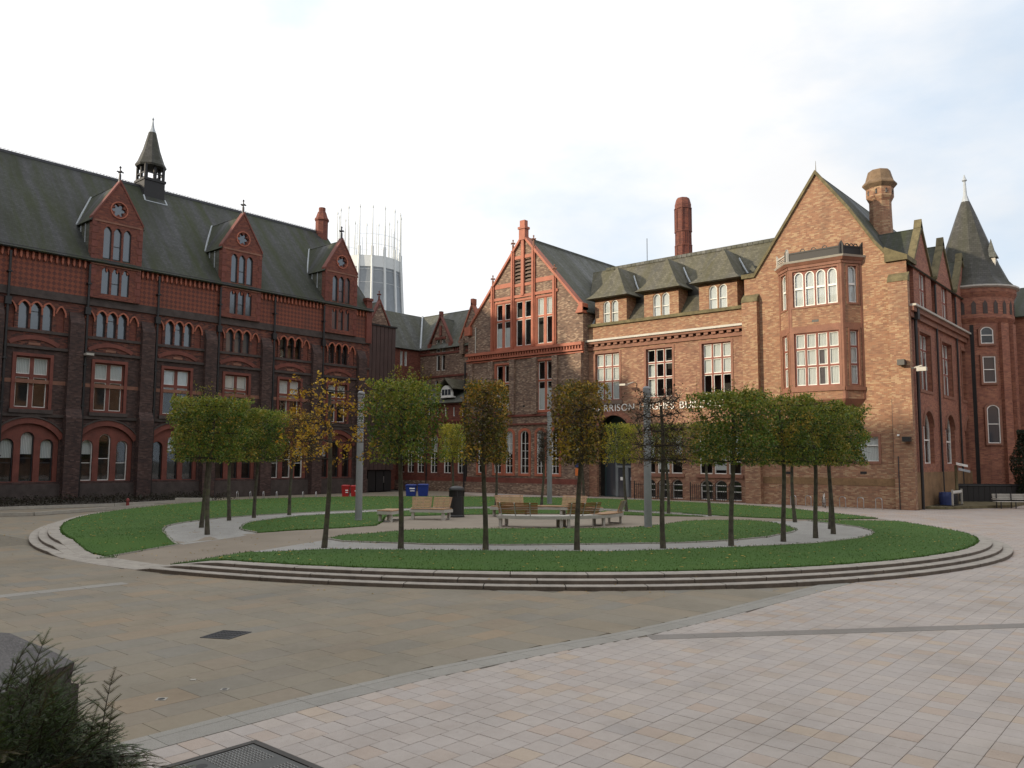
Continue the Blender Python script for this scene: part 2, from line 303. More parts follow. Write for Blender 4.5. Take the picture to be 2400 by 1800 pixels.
# ------------------------------------------------------------------ mesh helpers
ORG = {}
def clean(o): pass
class MB:
    def __init__(s): s.v, s.f, s.c = [], [], []
    def poly(s, pts):
        i = len(s.v); s.v += [tuple(p) for p in pts]; s.f.append(tuple(range(i, i+len(pts)))); return s
    def quadstrip(s, A, B, close=False):
        n = len(A); i = len(s.v); s.v += [tuple(p) for p in A] + [tuple(p) for p in B]
        for k in range(n if close else n-1):
            k2 = (k+1) % n; s.f.append((i+k, i+k2, i+n+k2, i+n+k))
        return s
    def hexa(s, a, b):   # two quads joined
        i = len(s.v); s.v += [tuple(p) for p in a] + [tuple(p) for p in b]
        s.f += [(i, i+3, i+2, i+1), (i+4, i+5, i+6, i+7)] + [(i+k, i+(k+1) % 4, i+4+(k+1) % 4, i+4+k) for k in range(4)]; return s
    def box(s, x0, y0, z0, x1, y1, z1):
        return s.hexa([(x0, y0, z0), (x1, y0, z0), (x1, y1, z0), (x0, y1, z0)], [(x0, y0, z1), (x1, y0, z1), (x1, y1, z1), (x0, y1, z1)])
    def prism(s, A, B):
        n = len(A); i = len(s.v); s.v += [tuple(p) for p in A] + [tuple(p) for p in B]
        s.f.append(tuple(range(i+n-1, i-1, -1))); s.f.append(tuple(range(i+n, i+2*n)))
        for k in range(n): k2 = (k+1) % n; s.f.append((i+k, i+k2, i+n+k2, i+n+k))
        return s
    def tube(s, p, q, r, r2=None, n=8, cap=True):
        p, q = Vector(p), Vector(q); r2 = r if r2 is None else r2
        d = (q-p).normalized(); a = d.orthogonal().normalized(); b = d.cross(a)
        A = [p+(a*math.cos(2*math.pi*k/n)+b*math.sin(2*math.pi*k/n))*r for k in range(n)]
        B = [q+(a*math.cos(2*math.pi*k/n)+b*math.sin(2*math.pi*k/n))*r2 for k in range(n)]
        if cap: return s.prism(A, B)
        return s.quadstrip(A, B, True)
    def path(s, pts, r, n=6):
        for a, b in zip(pts, pts[1:]): s.tube(a, b, r, r, n)
        return s
    def lathe(s, cx, cy, prof, n=12, a0=0.):
        rings = [[(cx+r*math.cos(a0+2*math.pi*k/n), cy+r*math.sin(a0+2*math.pi*k/n), z) for k in range(n)] for r, z in prof]
        for A, B in zip(rings, rings[1:]): s.quadstrip(A, B, True)
        s.poly(rings[0][::-1]); s.poly(rings[-1]); return s
    # facade helpers
    def fbox(s, F, u0, u1, z0, z1, d0, d1):
        return s.hexa([F(u0, z0, d0), F(u1, z0, d0), F(u1, z0, d1), F(u0, z0, d1)], [F(u0, z1, d0), F(u1, z1, d0), F(u1, z1, d1), F(u0, z1, d1)])
    def fprism(s, F, poly, d0, d1): return s.prism([F(u, z, d0) for u, z in poly], [F(u, z, d1) for u, z in poly])
    def fwall(s, F, outer, holes=(), reveal=.3, d=0.):
        loops = [[Vector((u, z, 0)) for u, z in outer]] + [[Vector((u, z, 0)) for u, z in h] for h in holes]
        flat = [p for L in loops for p in L]; i = len(s.v)
        s.v += [tuple(F(p.x, p.y, d)) for p in flat]
        for a, b, c in tessellate_polygon(loops): s.f.append((i+a, i+b, i+c))
        for h in holes: s.quadstrip([F(u, z, d) for u, z in h], [F(u, z, d-reveal) for u, z in h], True)
        return s
    def fring(s, F, poly, w, d0, d1, openbase=False):   # band round an outline, w wide outwards
        us = [p[0] for p in poly]; zs = [p[1] for p in poly]; uc, zc = (min(us)+max(us))/2, (min(zs)+max(zs))/2
        ku, kz = 1+2*w/(max(us)-min(us)), 1+2*w/(max(zs)-min(zs))
        big = [(uc+(u-uc)*ku, zc+(z-zc)*kz) for u, z in poly]
        n = len(poly)
        for k in range(n):
            k2 = (k+1) % n
            if openbase and k == 0: continue
            s.hexa([F(*poly[k], d0), F(*poly[k2], d0), F(*big[k2], d0), F(*big[k], d0)], [F(*poly[k], d1), F(*poly[k2], d1), F(*big[k2], d1), F(*big[k], d1)])
        return s
    def farc(s, F, uc, zc, ri, ro, a0, a1, d0, d1, n=12):
        for k in range(n):
            t0, t1 = a0+(a1-a0)*k/n, a0+(a1-a0)*(k+1)/n
            q = lambda r, t_: (uc+r*math.cos(t_), zc+r*math.sin(t_))
            L = [q(ri, t0), q(ri, t1), q(ro, t1), q(ro, t0)]
            s.hexa([F(*p, d0) for p in L], [F(*p, d1) for p in L])
        return s
    def build(s, name, m, par=None, smooth=False):
        me = bpy.data.meshes.new(name)
        o_ = ORG.get(par.name, Vector((0, 0, 0))) if par is not None else Vector((0, 0, 0))
        me.from_pydata([(x-o_.x, y-o_.y, z-o_.z) for x, y, z in s.v], [], s.f)
        me.materials.append(MATS[m])
        if smooth:
            me.polygons.foreach_set('use_smooth', [True]*len(me.polygons))
        if s.c:
            at = me.color_attributes.new('leafcol', 'FLOAT_COLOR', 'CORNER')
            buf = []
            for p, c in zip(s.f, s.c): buf += [*c, 1.0]*len(p)
            at.data.foreach_set('color', buf)
        o = bpy.data.objects.new(name, me); col.objects.link(o)
        if par is not None: o.parent = par; ORG[o.name] = o_
        return o
def thing(name, loc, label, cat, group=None, kind=None):
    o = bpy.data.objects.new(name, None); col.objects.link(o); o.location = loc; ORG[o.name] = Vector(loc)
    o.empty_display_size = .3
    tag(o, label, cat, group, kind); return o
def tag(o, label=None, cat=None, group=None, kind=None):
    for k, v in (('label', label), ('category', cat), ('group', group), ('kind', kind)):
        if v: o[k] = v
    return o
def struct(o, label=None): return tag(o, label, None, None, 'structure')
def frame(o, u, n):
    o, u, n = Vector(o), Vector(u), Vector(n)
    return lambda a, z, d=0.: o+u*a+n*d+Vector((0, 0, z))
def rect(u0, u1, z0, z1): return [(u0, z0), (u1, z0), (u1, z1), (u0, z1)]
def arch(u0, u1, z0, zs, rise, n=8, pointed=False):
    uc, w = (u0+u1)/2, (u1-u0)/2; P = [(u0, z0), (u1, z0)]
    if pointed:
        h = max(2, n//2); right = [(u1-w*k/h, zs+rise*(1-(1-k/h)**1.8)) for k in range(h+1)]
        return P + right + [(2*uc-u, z) for u, z in right[-2::-1]]
    rr = (w*w+rise*rise)/(2*rise); zc = zs+rise-rr; a = math.asin(min(1, w/rr))
    if rise > w: a = math.pi-a
    return P + [(uc+rr*math.sin(a-2*a*k/n), zc+rr*math.cos(a-2*a*k/n)) for k in range(n+1)]
def clip(poly, axis, lim, keep_less):
    out = []
    for k in range(len(poly)):
        a, b = poly[k-1], poly[k]; ia = (a[axis] <= lim) == keep_less; ib = (b[axis] <= lim) == keep_less
        if ia != ib:
            t_ = (lim-a[axis])/(b[axis]-a[axis]); out.append((a[0]+(b[0]-a[0])*t_, a[1]+(b[1]-a[1])*t_))
        if ib: out.append(b)
    return out
def inset(poly, w):
    us = [p[0] for p in poly]; zs = [p[1] for p in poly]; uc, zc = (min(us)+max(us))/2, (min(zs)+max(zs))/2
    ku, kz = 1-2*w/(max(us)-min(us)), 1-2*w/(max(zs)-min(zs)); return [(uc+(u-uc)*ku, zc+(z-zc)*kz) for u, z in poly]
def window(par, F, outline, cols=1, rows=(), d=-.18, fw=.06, bw=.05, hw=None, mat='white_paint', bar=None, glass='glass', blind=0., sash=0., usplit=None, bmat='blind', th=.05):
    us = [p[0] for p in outline]; zs = [p[1] for p in outline]; ua, ub, za, zb = min(us), max(us), min(zs), max(zs)
    inn = inset(outline, fw); hw = hw or bw
    ux = [ua] + (list(usplit) if usplit else [ua+(ub-ua)*k/cols for k in range(1, cols)]) + [ub]
    zx = [za] + list(rows) + [zb]
    m = MB()
    n = len(outline)
    for k in range(n):
        k2 = (k+1) % n
        m.hexa([F(*outline[k], d-th), F(*outline[k2], d-th), F(*inn[k2], d-th), F(*inn[k], d-th)], [F(*outline[k], d+th), F(*outline[k2], d+th), F(*inn[k2], d+th), F(*inn[k], d+th)])
    def strip(axis, c, w):
        p = clip(clip(inn, axis, c-w/2, False), axis, c+w/2, True); k_ = .82 if axis == 0 else .68
        if len(p) > 2: m.fprism(F, p, d-th*k_, d+th*k_)
    for u in ux[1:-1]: strip(0, u, bw)
    for z in zx[1:-1]: strip(1, z, hw)
    wo_ = m.build('window', mat, par)
    if sash:   # white timber sash inside each light
        sm = MB()
    for i in range(len(ux)-1):
        for j in range(len(zx)-1):
            p = inn
            for ax, lim, kl in ((0, ux[i]+(bw/2 if i else 0), False), (0, ux[i+1]-(bw/2 if i+2 < len(ux) else 0), True), (1, zx[j]+(hw/2 if j else 0), False), (1, zx[j+1]-(hw/2 if j+2 < len(zx) else 0), True)):
                p = clip(p, ax, lim, kl)
            if len(p) < 3: continue
            if sash:
                q = inset(p, sash)
                for k in range(len(p)):
                    k2 = (k+1) % len(p)
                    sm.hexa([F(*p[k], d-.05), F(*p[k2], d-.05), F(*q[k2], d-.05), F(*q[k], d-.05)], [F(*p[k], d+.01), F(*p[k2], d+.01), F(*q[k2], d+.01), F(*q[k], d+.01)])
                p = q
            MB().fprism(F, p, d-.036, d-.028).build('pane', glass, wo_)
    if sash: sm.build('sash', 'white_paint', wo_)
    if blind:
        zt = za+(zb-za)*(1-blind) if blind > 0 else za; p = clip(inset(outline, .02), 1, zt, False)
        if blind < 0: p = clip(inset(outline, .02), 1, zb+(zb-za)*blind, True)
        if len(p) > 2: MB().fprism(F, p, d-.10, d-.08).build('blind', bmat, wo_)
    return wo_

# ------------------------------------------------------------------ ground, paving, raised lawn circle
from mathutils.geometry import delaunay_2d_cdt
CX, CY = -25.8, 30.3
RC = [(-180, 22.5), (-172, 22.3), (-153, 21), (-136, 20.3), (-112, 19.8), (-90, 20.1), (-60, 20.5), (-35, 20.8), (-10, 20.5), (2, 20.1), (11, 19.5), (21, 18.4), (30, 17.7), (51, 16.8), (66, 17.1), (80, 17.3), (95, 17.6), (113, 18.7), (131, 19.4), (149, 20.6), (165, 22), (180, 22.5)]
def rim(deg):
    deg = (deg+180) % 360-180
    for i, ((a, ra), (b, rb)) in enumerate(zip(RC, RC[1:])):
        if a <= deg <= b:
            m0 = (RC[i+1][1]-RC[i-1][1])/(RC[i+1][0]-RC[i-1][0])*(b-a) if i > 0 else 0
            m1 = (RC[i+2][1]-ra)/(RC[i+2][0]-a)*(b-a) if i+2 < len(RC) else 0
            t_ = (deg-a)/(b-a); t2, t3 = t_*t_, t_**3
            return (2*t3-3*t2+1)*ra+(t3-2*t2+t_)*m0+(-2*t3+3*t2)*rb+(t3-t2)*m1
    return 22.5
def cpt(deg, off=0.): r = rim(deg)+off; return (CX+r*math.cos(R(deg)), CY+r*math.sin(R(deg)))
ZP = .28
def zp(x, y):
    tx = max(0., min(1., (4.2-abs(x+23.9))/2.0))
    r = math.hypot(x-CX, y-CY); deg = math.degrees(math.atan2(y-CY, x-CX))
    if not -110 < deg < -50: return ZP
    s = max(0., min(1., 1-(rim(deg)-.1-r)/7.5)); return ZP-.272*tx*s
def project(x, y, z):
    v = Vector((x, y, z-CAMZ)); D = v.dot(fw_); return 1200+1900*v.dot(rt_)/max(D, .01), 900-1900*v.dot(up2)/max(D, .01), D

big = MB(); big.box(-900, -900, -.5, 900, 900, -.06); struct(big.build('ground', 'ground_far'))
XB = [(-30, -8.2), (4.58, -8.2), (5.7, -8.2), (7.7, -8.1), (10.06, -7.75), (11.95, -7.35), (14.4, -7.1), (20, -6.8), (60, -5.0)]
def xb(y):
    for (a, xa), (b, xb_) in zip(XB, XB[1:]):
        if a <= y <= b: return xa+(xb_-xa)*(y-a)/(b-a)
    return -8.2
plaza = MB(); plaza.poly([(xb(y), y, -.014) for y in (-12, 4.6, 8, 10, 12, 14.4, 20)] + [(-6.8, 80, -.014), (40, 80, -.014), (40, -12, -.014)])
plaza.poly([(-6.8, 80, -.014), (-6.8, 20, -.014), (-26, 42, -.014), (-52, 52, -.014), (-57.9, 80, -.014)])
plaza = struct(plaza.build('pavement_granite', 'granite_far'))
sandp = MB(); sandp.poly([(-57.6, -12, -.014)] + [(xb(y), y, -.014) for y in (-12, 4.6, 8, 10, 12, 14.4, 20)] + [(-26, 42, -.014), (-52, 52, -.014), (-57.6, 80, -.014)])
sandp = struct(sandp.build('pavement_sandstone', 'sand_far'))
def vis(x, y, dmax):
    px_, py_, D = project(x, y, 0); return D > 2.2 and D < dmax and -260 < px_ < 2660 and py_ < 1960
def on_strip(x, y):   # dark strip crossing the granite
    ax, ay, bx, by = -7.25, 11.95, -2.3, 17.9; t_ = ((x-ax)*(bx-ax)+(y-ay)*(by-ay))/((bx-ax)**2+(by-ay)**2)
    return t_
def box_parts(name_one, name_rest, cells, top, mat_one, mat_rest, parent, nmax):
    """cells: (x0,y0,x1,y1); the nearest nmax become single slabs, the rest one mass"""
    cells.sort(key=lambda c: project((c[0]+c[2])/2, (c[1]+c[3])/2, 0)[2])
    cache = {}
    for x0, y0, x1, y1 in cells[:nmax]:
        key = (round(x1-x0, 3), round(y1-y0, 3))
        if key not in cache:
            m = MB(); w, h = key; e = .004
            m.v = [(0, 0, -.012), (w, 0, -.012), (w, h, -.012), (0, h, -.012), (0, 0, -.003), (w, 0, -.003), (w, h, -.003), (0, h, -.003), (e, e, 0), (w-e, e, 0), (w-e, h-e, 0), (e, h-e, 0)]
            m.f = [(8, 9, 10, 11)] + [(a, (a+1) % 4, 4+(a+1) % 4, 4+a) for a in range(4)] + [(4+a, 4+(a+1) % 4, 8+(a+1) % 4, 8+a) for a in range(4)]
            me = bpy.data.meshes.new(name_one); me.from_pydata(m.v, [], m.f); me.materials.append(MATS[mat_one]); cache[key] = me
        o = bpy.data.objects.new(name_one, cache[key]); o.location = (x0, y0, top+rng.uniform(-.0012, .0012)); col.objects.link(o); o.parent = parent
    m = MB(); vals = []
    for x0, y0, x1, y1 in cells[nmax:]:
        i = len(m.v); m.v += [(x0, y0, top-.012), (x1, y0, top-.012), (x1, y1, top-.012), (x0, y1, top-.012), (x0, y0, top), (x1, y0, top), (x1, y1, top), (x0, y1, top)]
        m.f += [(i+4, i+5, i+6, i+7)] + [(i+a, i+(a+1) % 4, i+4+(a+1) % 4, i+4+a) for a in range(4)]; vals += [rng.random()]*5
    if m.v:
        o = m.build(name_rest, mat_rest, parent); at = o.data.attributes.new('rnd', 'FLOAT', 'FACE'); at.data.foreach_set('value', vals); o['kind'] = 'stuff'
G = .006
gr = []
for ci in range(80):      # courses run away from the viewer, cross joints mostly line up
    x = -8.5+ci*.30; y = 2.0+rng.choice((0, 0, 0, 0, .14, .09))
    for j in range(90):
        x0, x1, yc = x, x+.30-G, y+.14; y0 = y; y += .285
        lo = xb(yc)+.004
        if x1 < lo+.05: continue
        x0 = max(x0, lo)
        if math.hypot(x0-CX, yc-CY) < rim(math.degrees(math.atan2(yc-CY, x0-CX)))+.3: continue
        y1 = y0+.285-G
        if y0 < 5.03 and x1 > -7.704 and x0 < -5.6:      # cut round the access cover
            if x0 < -7.75:
                if y0 < 4.88:
                    gr.append((round(x0, 3), round(y0, 3), -7.706, round(min(y1, 4.880), 3)))
                    if y1 < 4.93: continue
                    y0 = 4.886
            elif y1 > 5.02: y0 = 4.886
            else: continue
        if vis(x0, yc, 24.5): gr.append((round(x0, 3), round(y0, 3), round(x1, 3), round(y1, 3)))
MB().poly([(-8.2, 0, -.011), (16, 0, -.011), (16, 27, -.011), (-5.0, 20, -.011), (-6.9, 18, -.011), (-7.4, 11, -.011), (-8.2, 6, -.011)]).build('joint_bed', 'joint', plaza)
box_parts('granite_paver', 'granite_pavers_far', gr, 0., 'granite_slab', 'granite_mass', plaza, 300)
sd = []; x = -8.66
while x > -36:
    w = rng.choice((.45, .6, .45, .55)); y = 1.5+rng.uniform(0, .6)
    while y < 24:
        L = rng.choice((.6, .75, .9, .7)); yc = y+L/2; xr = x
        lim = xb(yc)-.47
        if x <= -8.6 and x-w < lim:
            x1 = min(x-.004, lim) if x == -8.66 else x-.004
            if x == -8.66: x1 = lim
            if math.hypot(x1-CX, yc-CY) > rim(math.degrees(math.atan2(yc-CY, x1-CX)))+.25 and math.hypot(x-w-CX, yc-CY) > rim(math.degrees(math.atan2(yc-CY, x-w-CX)))+.25 and vis(x-w/2, yc, 27):
                sd.append((round(x-w, 3), round(y, 3), round(x1, 3), round(y+L-.004, 3)))
        y += L
    x -= w
MB().poly([(-36, 0, -.011), (-8.3, 0, -.011), (-8.3, 9, -.011), (-7.6, 17, -.011), (-20, 11, -.011), (-36, 11, -.011)]).build('joint_bed', 'joint_sand', sandp)
box_parts('sandstone_slab', 'sandstone_slabs_far', sd, 0., 'sand_slab', 'sand_mass', sandp, 300)
# granite band between the two pavings: one thin and one wide row of blocks
band = struct(bpy.data.objects.new('paving_band', None)); col.objects.link(band); ORG[band.name] = Vector((0, 0, 0))
y = 1.5
while y < 20.2:
    y2 = y+.9
    for a, b in ((.465, .33), (.322, .006)):
        q = [(xb(y)-a, y+.003), (xb(y)-b, y+.003), (xb(y2)-b, y2-.003), (xb(y2)-a, y2-.003)]
        MB().prism([(px_, py_, -.013) for px_, py_ in q], [(px_, py_, .002) for px_, py_ in q]).build('band_block', 'band_slab', band)
    y = y2
ax, ay, bx, by = -7.25, 11.9, 4.5, 26.0; L = math.hypot(bx-ax, by-ay); tx_, ty_ = (bx-ax)/L, (by-ay)/L; k = 0.
strip = struct(bpy.data.objects.new('paving_strip', None)); col.objects.link(strip); ORG[strip.name] = Vector((0, 0, 0))
while k < L:
    k2 = min(L, k+.8)
    q = [(ax+tx_*a-ty_*b, ay+ty_*a+tx_*b) for a, b in ((k+.004, -.17), (k2, -.17), (k2, .17), (k+.004, .17))]
    MB().prism([(a, b, -.012) for a, b in q], [(a, b, .004) for a, b in q]).build('strip_block', 'strip_slab', strip); k = k2
# pale line of blocks at the left, toe of the ramp
q = [(-19.75, 4.0), (-19.35, 4.0), (-19.2, 11.6), (-19.6, 11.6)]
for k in range(8):
    a, b = k/8, (k+.985)/8
    w = [(q[0][0]+(q[3][0]-q[0][0])*s, q[0][1]+(q[3][1]-q[0][1])*s) for s in (a, b)]; v = [(q[1][0]+(q[2][0]-q[1][0])*s, q[1][1]+(q[2][1]-q[1][1])*s) for s in (b, a)]
    if math.hypot(w[1][0]-CX, w[1][1]-CY) > 21.9:
        MB().prism([(px_, py_, -.012) for px_, py_ in w+v], [(px_, py_, .003) for px_, py_ in w+v]).build('strip_block', 'band_slab', strip)

# sheets that follow the plateau
def dens(poly, step, jit=0., close=True):
    out = []; n = len(poly)
    for i in range(n if close else n-1):
        a, b = Vector(poly[i]), Vector(poly[(i+1) % n]); k = max(1, int((b-a).length/step))
        for j in range(k):
            p = a.lerp(b, j/k); out.append((p.x+rng.uniform(-jit, jit), p.y+rng.uniform(-jit, jit)))
    return out
def inside(p, poly):
    x, y = p; c = False; j = len(poly)-1
    for i in range(len(poly)):
        xi, yi = poly[i]; xj, yj = poly[j]
        if (yi > y) != (yj > y) and x < (xj-xi)*(y-yi)/(yj-yi)+xi: c = not c
        j = i
    return c
def sheet(name, poly, dz, m, par, step=1.1, skirt=.05):
    vs_ = [Vector(p) for p in poly]; n = len(vs_)
    xs = [p[0] for p in poly]; ys = [p[1] for p in poly]; x = min(xs)
    while x < max(xs):
        y = min(ys)
        while y < max(ys):
            q = (x+rng.uniform(-.2, .2), y+rng.uniform(-.2, .2))
            if inside(q, poly): vs_.append(Vector(q))
            y += step
        x += step
    V, E_, F_, *_ = delaunay_2d_cdt(vs_, [(i, (i+1) % n) for i in range(n)], [], 1, 1e-4)
    mb = MB(); mb.v = [(p.x, p.y, zp(p.x, p.y)+dz) for p in V]; mb.f = [tuple(f) for f in F_]
    A = [(px_, py_, zp(px_, py_)+dz) for px_, py_ in poly]; mb.quadstrip(A, [(a, b, c-skirt) for a, b, c in A], True)
    return mb.build(name, m, par)
circle = [cpt(d, -.40) for d in range(-180, 180, 2)]
plat = struct(sheet('path', circle, 0., 'resin_path', None, 1.0, .25))
arc = lambda a, b, s, off=-.42: [cpt(a+(b-a)*i/s, off) for i in range(s+1)]
gLo = [(-25.74, 13.16), (-27.2, 13.6), (-28.57, 14.09), (-29.77, 14.66), (-30.97, 15.38), (-31.72, 16.1), (-32.4, 17.0), (-33.4, 18.8), (-33.9, 21.1), (-34.0, 23), (-33.87, 24.9), (-33.3, 28.15), (-32.5, 31.2), (-31.2, 34.0), (-29.4, 36.9), (-26.4, 37.3), (-23.4, 37.15), (-20.5, 37.0), (-18.3, 36.75)]
gLi = [(-26.4, 16.5), (-27.6, 16.6), (-28.24, 16.94), (-29.6, 17.9), (-30.55, 18.8), (-31.4, 20.4), (-32.2, 22.25), (-32.25, 24.7), (-32.0, 27.2), (-31.0, 31), (-29.8, 33.2), (-28.3, 35.5), (-25.8, 35.9), (-23, 35.9), (-20, 35.85), (-18.6, 35.7)]
lawnA = [cpt(-85.8, -.42), (-24.6, 10.2), (-25.3, 12.0)] + gLo + [(-16.5, 36.75), (-14.5, 37.2), (-13.2, 38.5)] + arc(36, 272, 100)
lawnB = gLi + [(-20.2, 34.5), (-22.5, 33.7), (-25.4, 31.9), (-27.4, 28.8), (-28.2, 27.2), (-29.2, 24.9), (-26.9, 22.8), (-25.54, 21.3), (-25.53, 19.6), (-26, 18)]
lCt = [(-22.7, 16.9), (-23.03, 17.68), (-22.85, 19.02), (-22.9, 20.8), (-22, 22.3), (-20.7, 23.75), (-19, 25.5), (-17.5, 27.4), (-17.4, 30), (-17.7, 32.3), (-17.1, 33.7), (-15.9, 34.7), (-14.8, 34.3)]
lCb = [(-13.5, 33), (-12.4, 31.3), (-12.1, 30.1), (-11.95, 27.5), (-12.3, 25.5), (-13.1, 23.6), (-14.6, 21.65), (-16.7, 19.2), (-18.7, 17.6), (-20.1, 17.1), (-21.7, 16.75)]
lDi = [(-22.05, 13.5), (-21, 14.0), (-20.1, 14.5), (-19.4, 14.95), (-17.2, 16.7), (-14.9, 18.6), (-13.4, 19.85), (-12.15, 21.9), (-11, 24), (-9.9, 26.4), (-9.45, 29.1), (-9.5, 30.7), (-9.73, 31.9), (-10.15, 33), (-11.06, 34.3), (-12.4, 35.35), (-13.4, 36), (-13.9, 36.4)]
lawnD = [cpt(-74.5, -.42), (-21.53, 10.9), (-21.83, 12.1)] + lDi + [(-12.7, 37.9)] + arc(30, -74.5, 60)[:-1]
gravA = [(-25.6, 13.3), (-25.75, 14.3), (-25.95, 15.5)] + gLi + gLo[::-1][:-1]
gravD = lDi + [(-15.2, 34.6)] + lCb + [(-22.6, 16.85)]
struct(sheet('gravel_border', dens(gravA, .5), .006, 'gravel', None, .9, .02)); struct(sheet('gravel_border', dens(gravD, .5), .006, 'gravel', None, .9, .02))
LAWNS = []
for nm, pl, lb in (('lawn', lawnA, 'a'), ('lawn', lawnB, 'b'), ('lawn', lCt+lCb, 'c'), ('lawn', lawnD, 'd')):
    pl = dens(pl, .22, .022); LAWNS.append(pl); struct(sheet(nm, pl, .03, 'lawn', None, 1.0, .05))
def kerbline(pts, w=.07, h=.045):
    m = MB(); pts = dens(pts, .5, 0, False)+[pts[-1]]
    for a, b in zip(pts, pts[1:]):
        d = (Vector(b)-Vector(a)).normalized(); nx, ny = -d.y*w/2, d.x*w/2
        q = [(a[0]+nx, a[1]+ny), (b[0]+nx, b[1]+ny), (b[0]-nx, b[1]-ny), (a[0]-nx, a[1]-ny)]
        m.prism([(x_, y_, zp(x_, y_)-.02) for x_, y_ in q], [(x_, y_, zp(x_, y_)+h) for x_, y_ in q])
    return struct(m.build('lawn_edging', 'kerb'))
kerbline(gLi); kerbline([(-22.7, 16.85)]+lCb[::-1]); kerbline(lDi[8:]); kerbline(gLo[:-1]); kerbline([cpt(-85.8, -.42), (-24.6, 10.2), (-25.3, 12.0), (-25.7, 13.2)], .05, .035)
# blades
gb = MB()
for pl in LAWNS:
    xs = [p[0] for p in pl]; ys = [p[1] for p in pl]; A_ = (max(xs)-min(xs))*(max(ys)-min(ys))
    for _ in range(int(A_*125)):
        x, y = rng.uniform(min(xs), max(xs)), rng.uniform(min(ys), max(ys))
        if math.hypot(x, y) > 34 and rng.random() < .55: continue
        if not inside((x, y), pl): continue
        z = zp(x, y)+.025; a = rng.uniform(0, 6.283); w = rng.uniform(.008, .014); h = rng.uniform(.012, .038); lx, ly = rng.uniform(-.03, .03), rng.uniform(-.03, .03)
        i = len(gb.v); gb.v += [(x-w*math.cos(a), y-w*math.sin(a), z), (x+w*math.cos(a), y+w*math.sin(a), z), (x+lx, y+ly, z+h)]; gb.f.append((i, i+1, i+2))
    for p, q in zip(pl, pl[1:]+pl[:1]):       # shaggy rim
        for _ in range(10):
            s = rng.random(); x, y = p[0]+(q[0]-p[0])*s+rng.uniform(-.03, .03), p[1]+(q[1]-p[1])*s+rng.uniform(-.03, .03); z = zp(x, y); a = rng.uniform(0, 6.283); w = .018; h = rng.uniform(.05, .09)
            i = len(gb.v); gb.v += [(x-w*math.cos(a), y-w*math.sin(a), z), (x+w*math.cos(a), y+w*math.sin(a), z), (x+rng.uniform(-.04, .04), y+rng.uniform(-.04, .04), z+h)]; gb.f.append((i, i+1, i+2))
tag(gb.build('grass', 'grass_blade'), 'short green grass covering the raised lawns', 'grass', kind='stuff')
fl = MB()
for pl, k in zip(LAWNS, (1500, 260, 260, 220)):
    xs = [p[0] for p in pl]; ys = [p[1] for p in pl]; c = 0
    while c < k:
        x, y = rng.uniform(min(xs), max(xs)), rng.uniform(min(ys), max(ys))
        if not inside((x, y), pl): continue
        c += 1; z = zp(x, y)+rng.uniform(.05, .075); a = rng.uniform(0, 6.283); s = rng.uniform(.03, .065)
        fl.poly([(x+s*math.cos(a), y+s*math.sin(a), z), (x-.5*s*math.sin(a), y+.5*s*math.cos(a), z+.015), (x-s*math.cos(a), y-s*math.sin(a), z), (x+.5*s*math.sin(a), y-.5*s*math.cos(a), z+.01)])
for _ in range(420):      # leaves blown on paths, gravel and steps
    d = rng.uniform(-130, -20); r = rng.uniform(-8, 1.6); x, y = cpt(d, r)
    if any(inside((x, y), pl) for pl in LAWNS): continue
    z = (zp(x, y)+.015) if r < -.4 else (.295 if r < 0 else (.2 if r < .29 else (.105 if r < .58 else .012))); a = rng.uniform(0, 6.283); s = rng.uniform(.02, .04)
    fl.poly([(x+s*math.cos(a), y+s*math.sin(a), z), (x-.5*s*math.sin(a), y+.5*s*math.cos(a), z+.012), (x-s*math.cos(a), y-s*math.sin(a), z), (x+.5*s*math.sin(a), y-.5*s*math.cos(a), z+.008)])
tag(fl.build('fallen_leaves', 'leaf_litter'), 'scattered yellow fallen leaves on grass and paving', 'leaves', kind='stuff')
# three curved steps, stone by stone
steps = thing('circular_steps', (CX, CY, 0), 'three low curved stone steps around the raised lawn', 'steps')
for ring, (o0, o1, zt) in enumerate(((-.42, .0, ZP), (-.02, .29, .187), (.27, .58, .094))):
    n = 72
    for k in range(n):
        a0, a1 = -180+360*k/n+ring*1.7+.03, -180+360*(k+1)/n+ring*1.7-.03
        mb = MB(); S = 3; top_i, top_o, bot_o = [], [], []
        for s in range(S+1):
            a = a0+(a1-a0)*s/S; xi, yi = cpt(a, o0); xo, yo = cpt(a, o1)
            dz = ZP-zp(*cpt(a, -.2)); z = min(zt, ZP-dz+(.005 if ring == 0 else 0))
            z = max(z, .004+.002*(2-ring))
            top_i.append((xi, yi, z+.004)); top_o.append((xo, yo, z+.003)); bot_o.append((xo, yo, -.02))
        mb.quadstrip(top_i, [tuple(Vector(p).lerp(Vector(q), .04) + Vector((0, 0, 0))) for p, q in zip(top_o, top_i)])
        lip = [tuple(Vector(p).lerp(Vector(q), .04)) for p, q in zip(top_o, top_i)]; mid = [(x_, y_, z_-.014) for x_, y_, z_ in top_o]
        mb.quadstrip(lip, mid); mb.quadstrip(mid, bot_o)
        for e in (0, S): mb.poly([top_i[e], lip[e], mid[e], bot_o[e], (top_i[e][0], top_i[e][1], -.02)])
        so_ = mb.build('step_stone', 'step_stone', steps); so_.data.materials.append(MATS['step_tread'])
        for p_ in so_.data.polygons: p_.material_index = 1 if abs(p_.normal.z) > .6 else 0
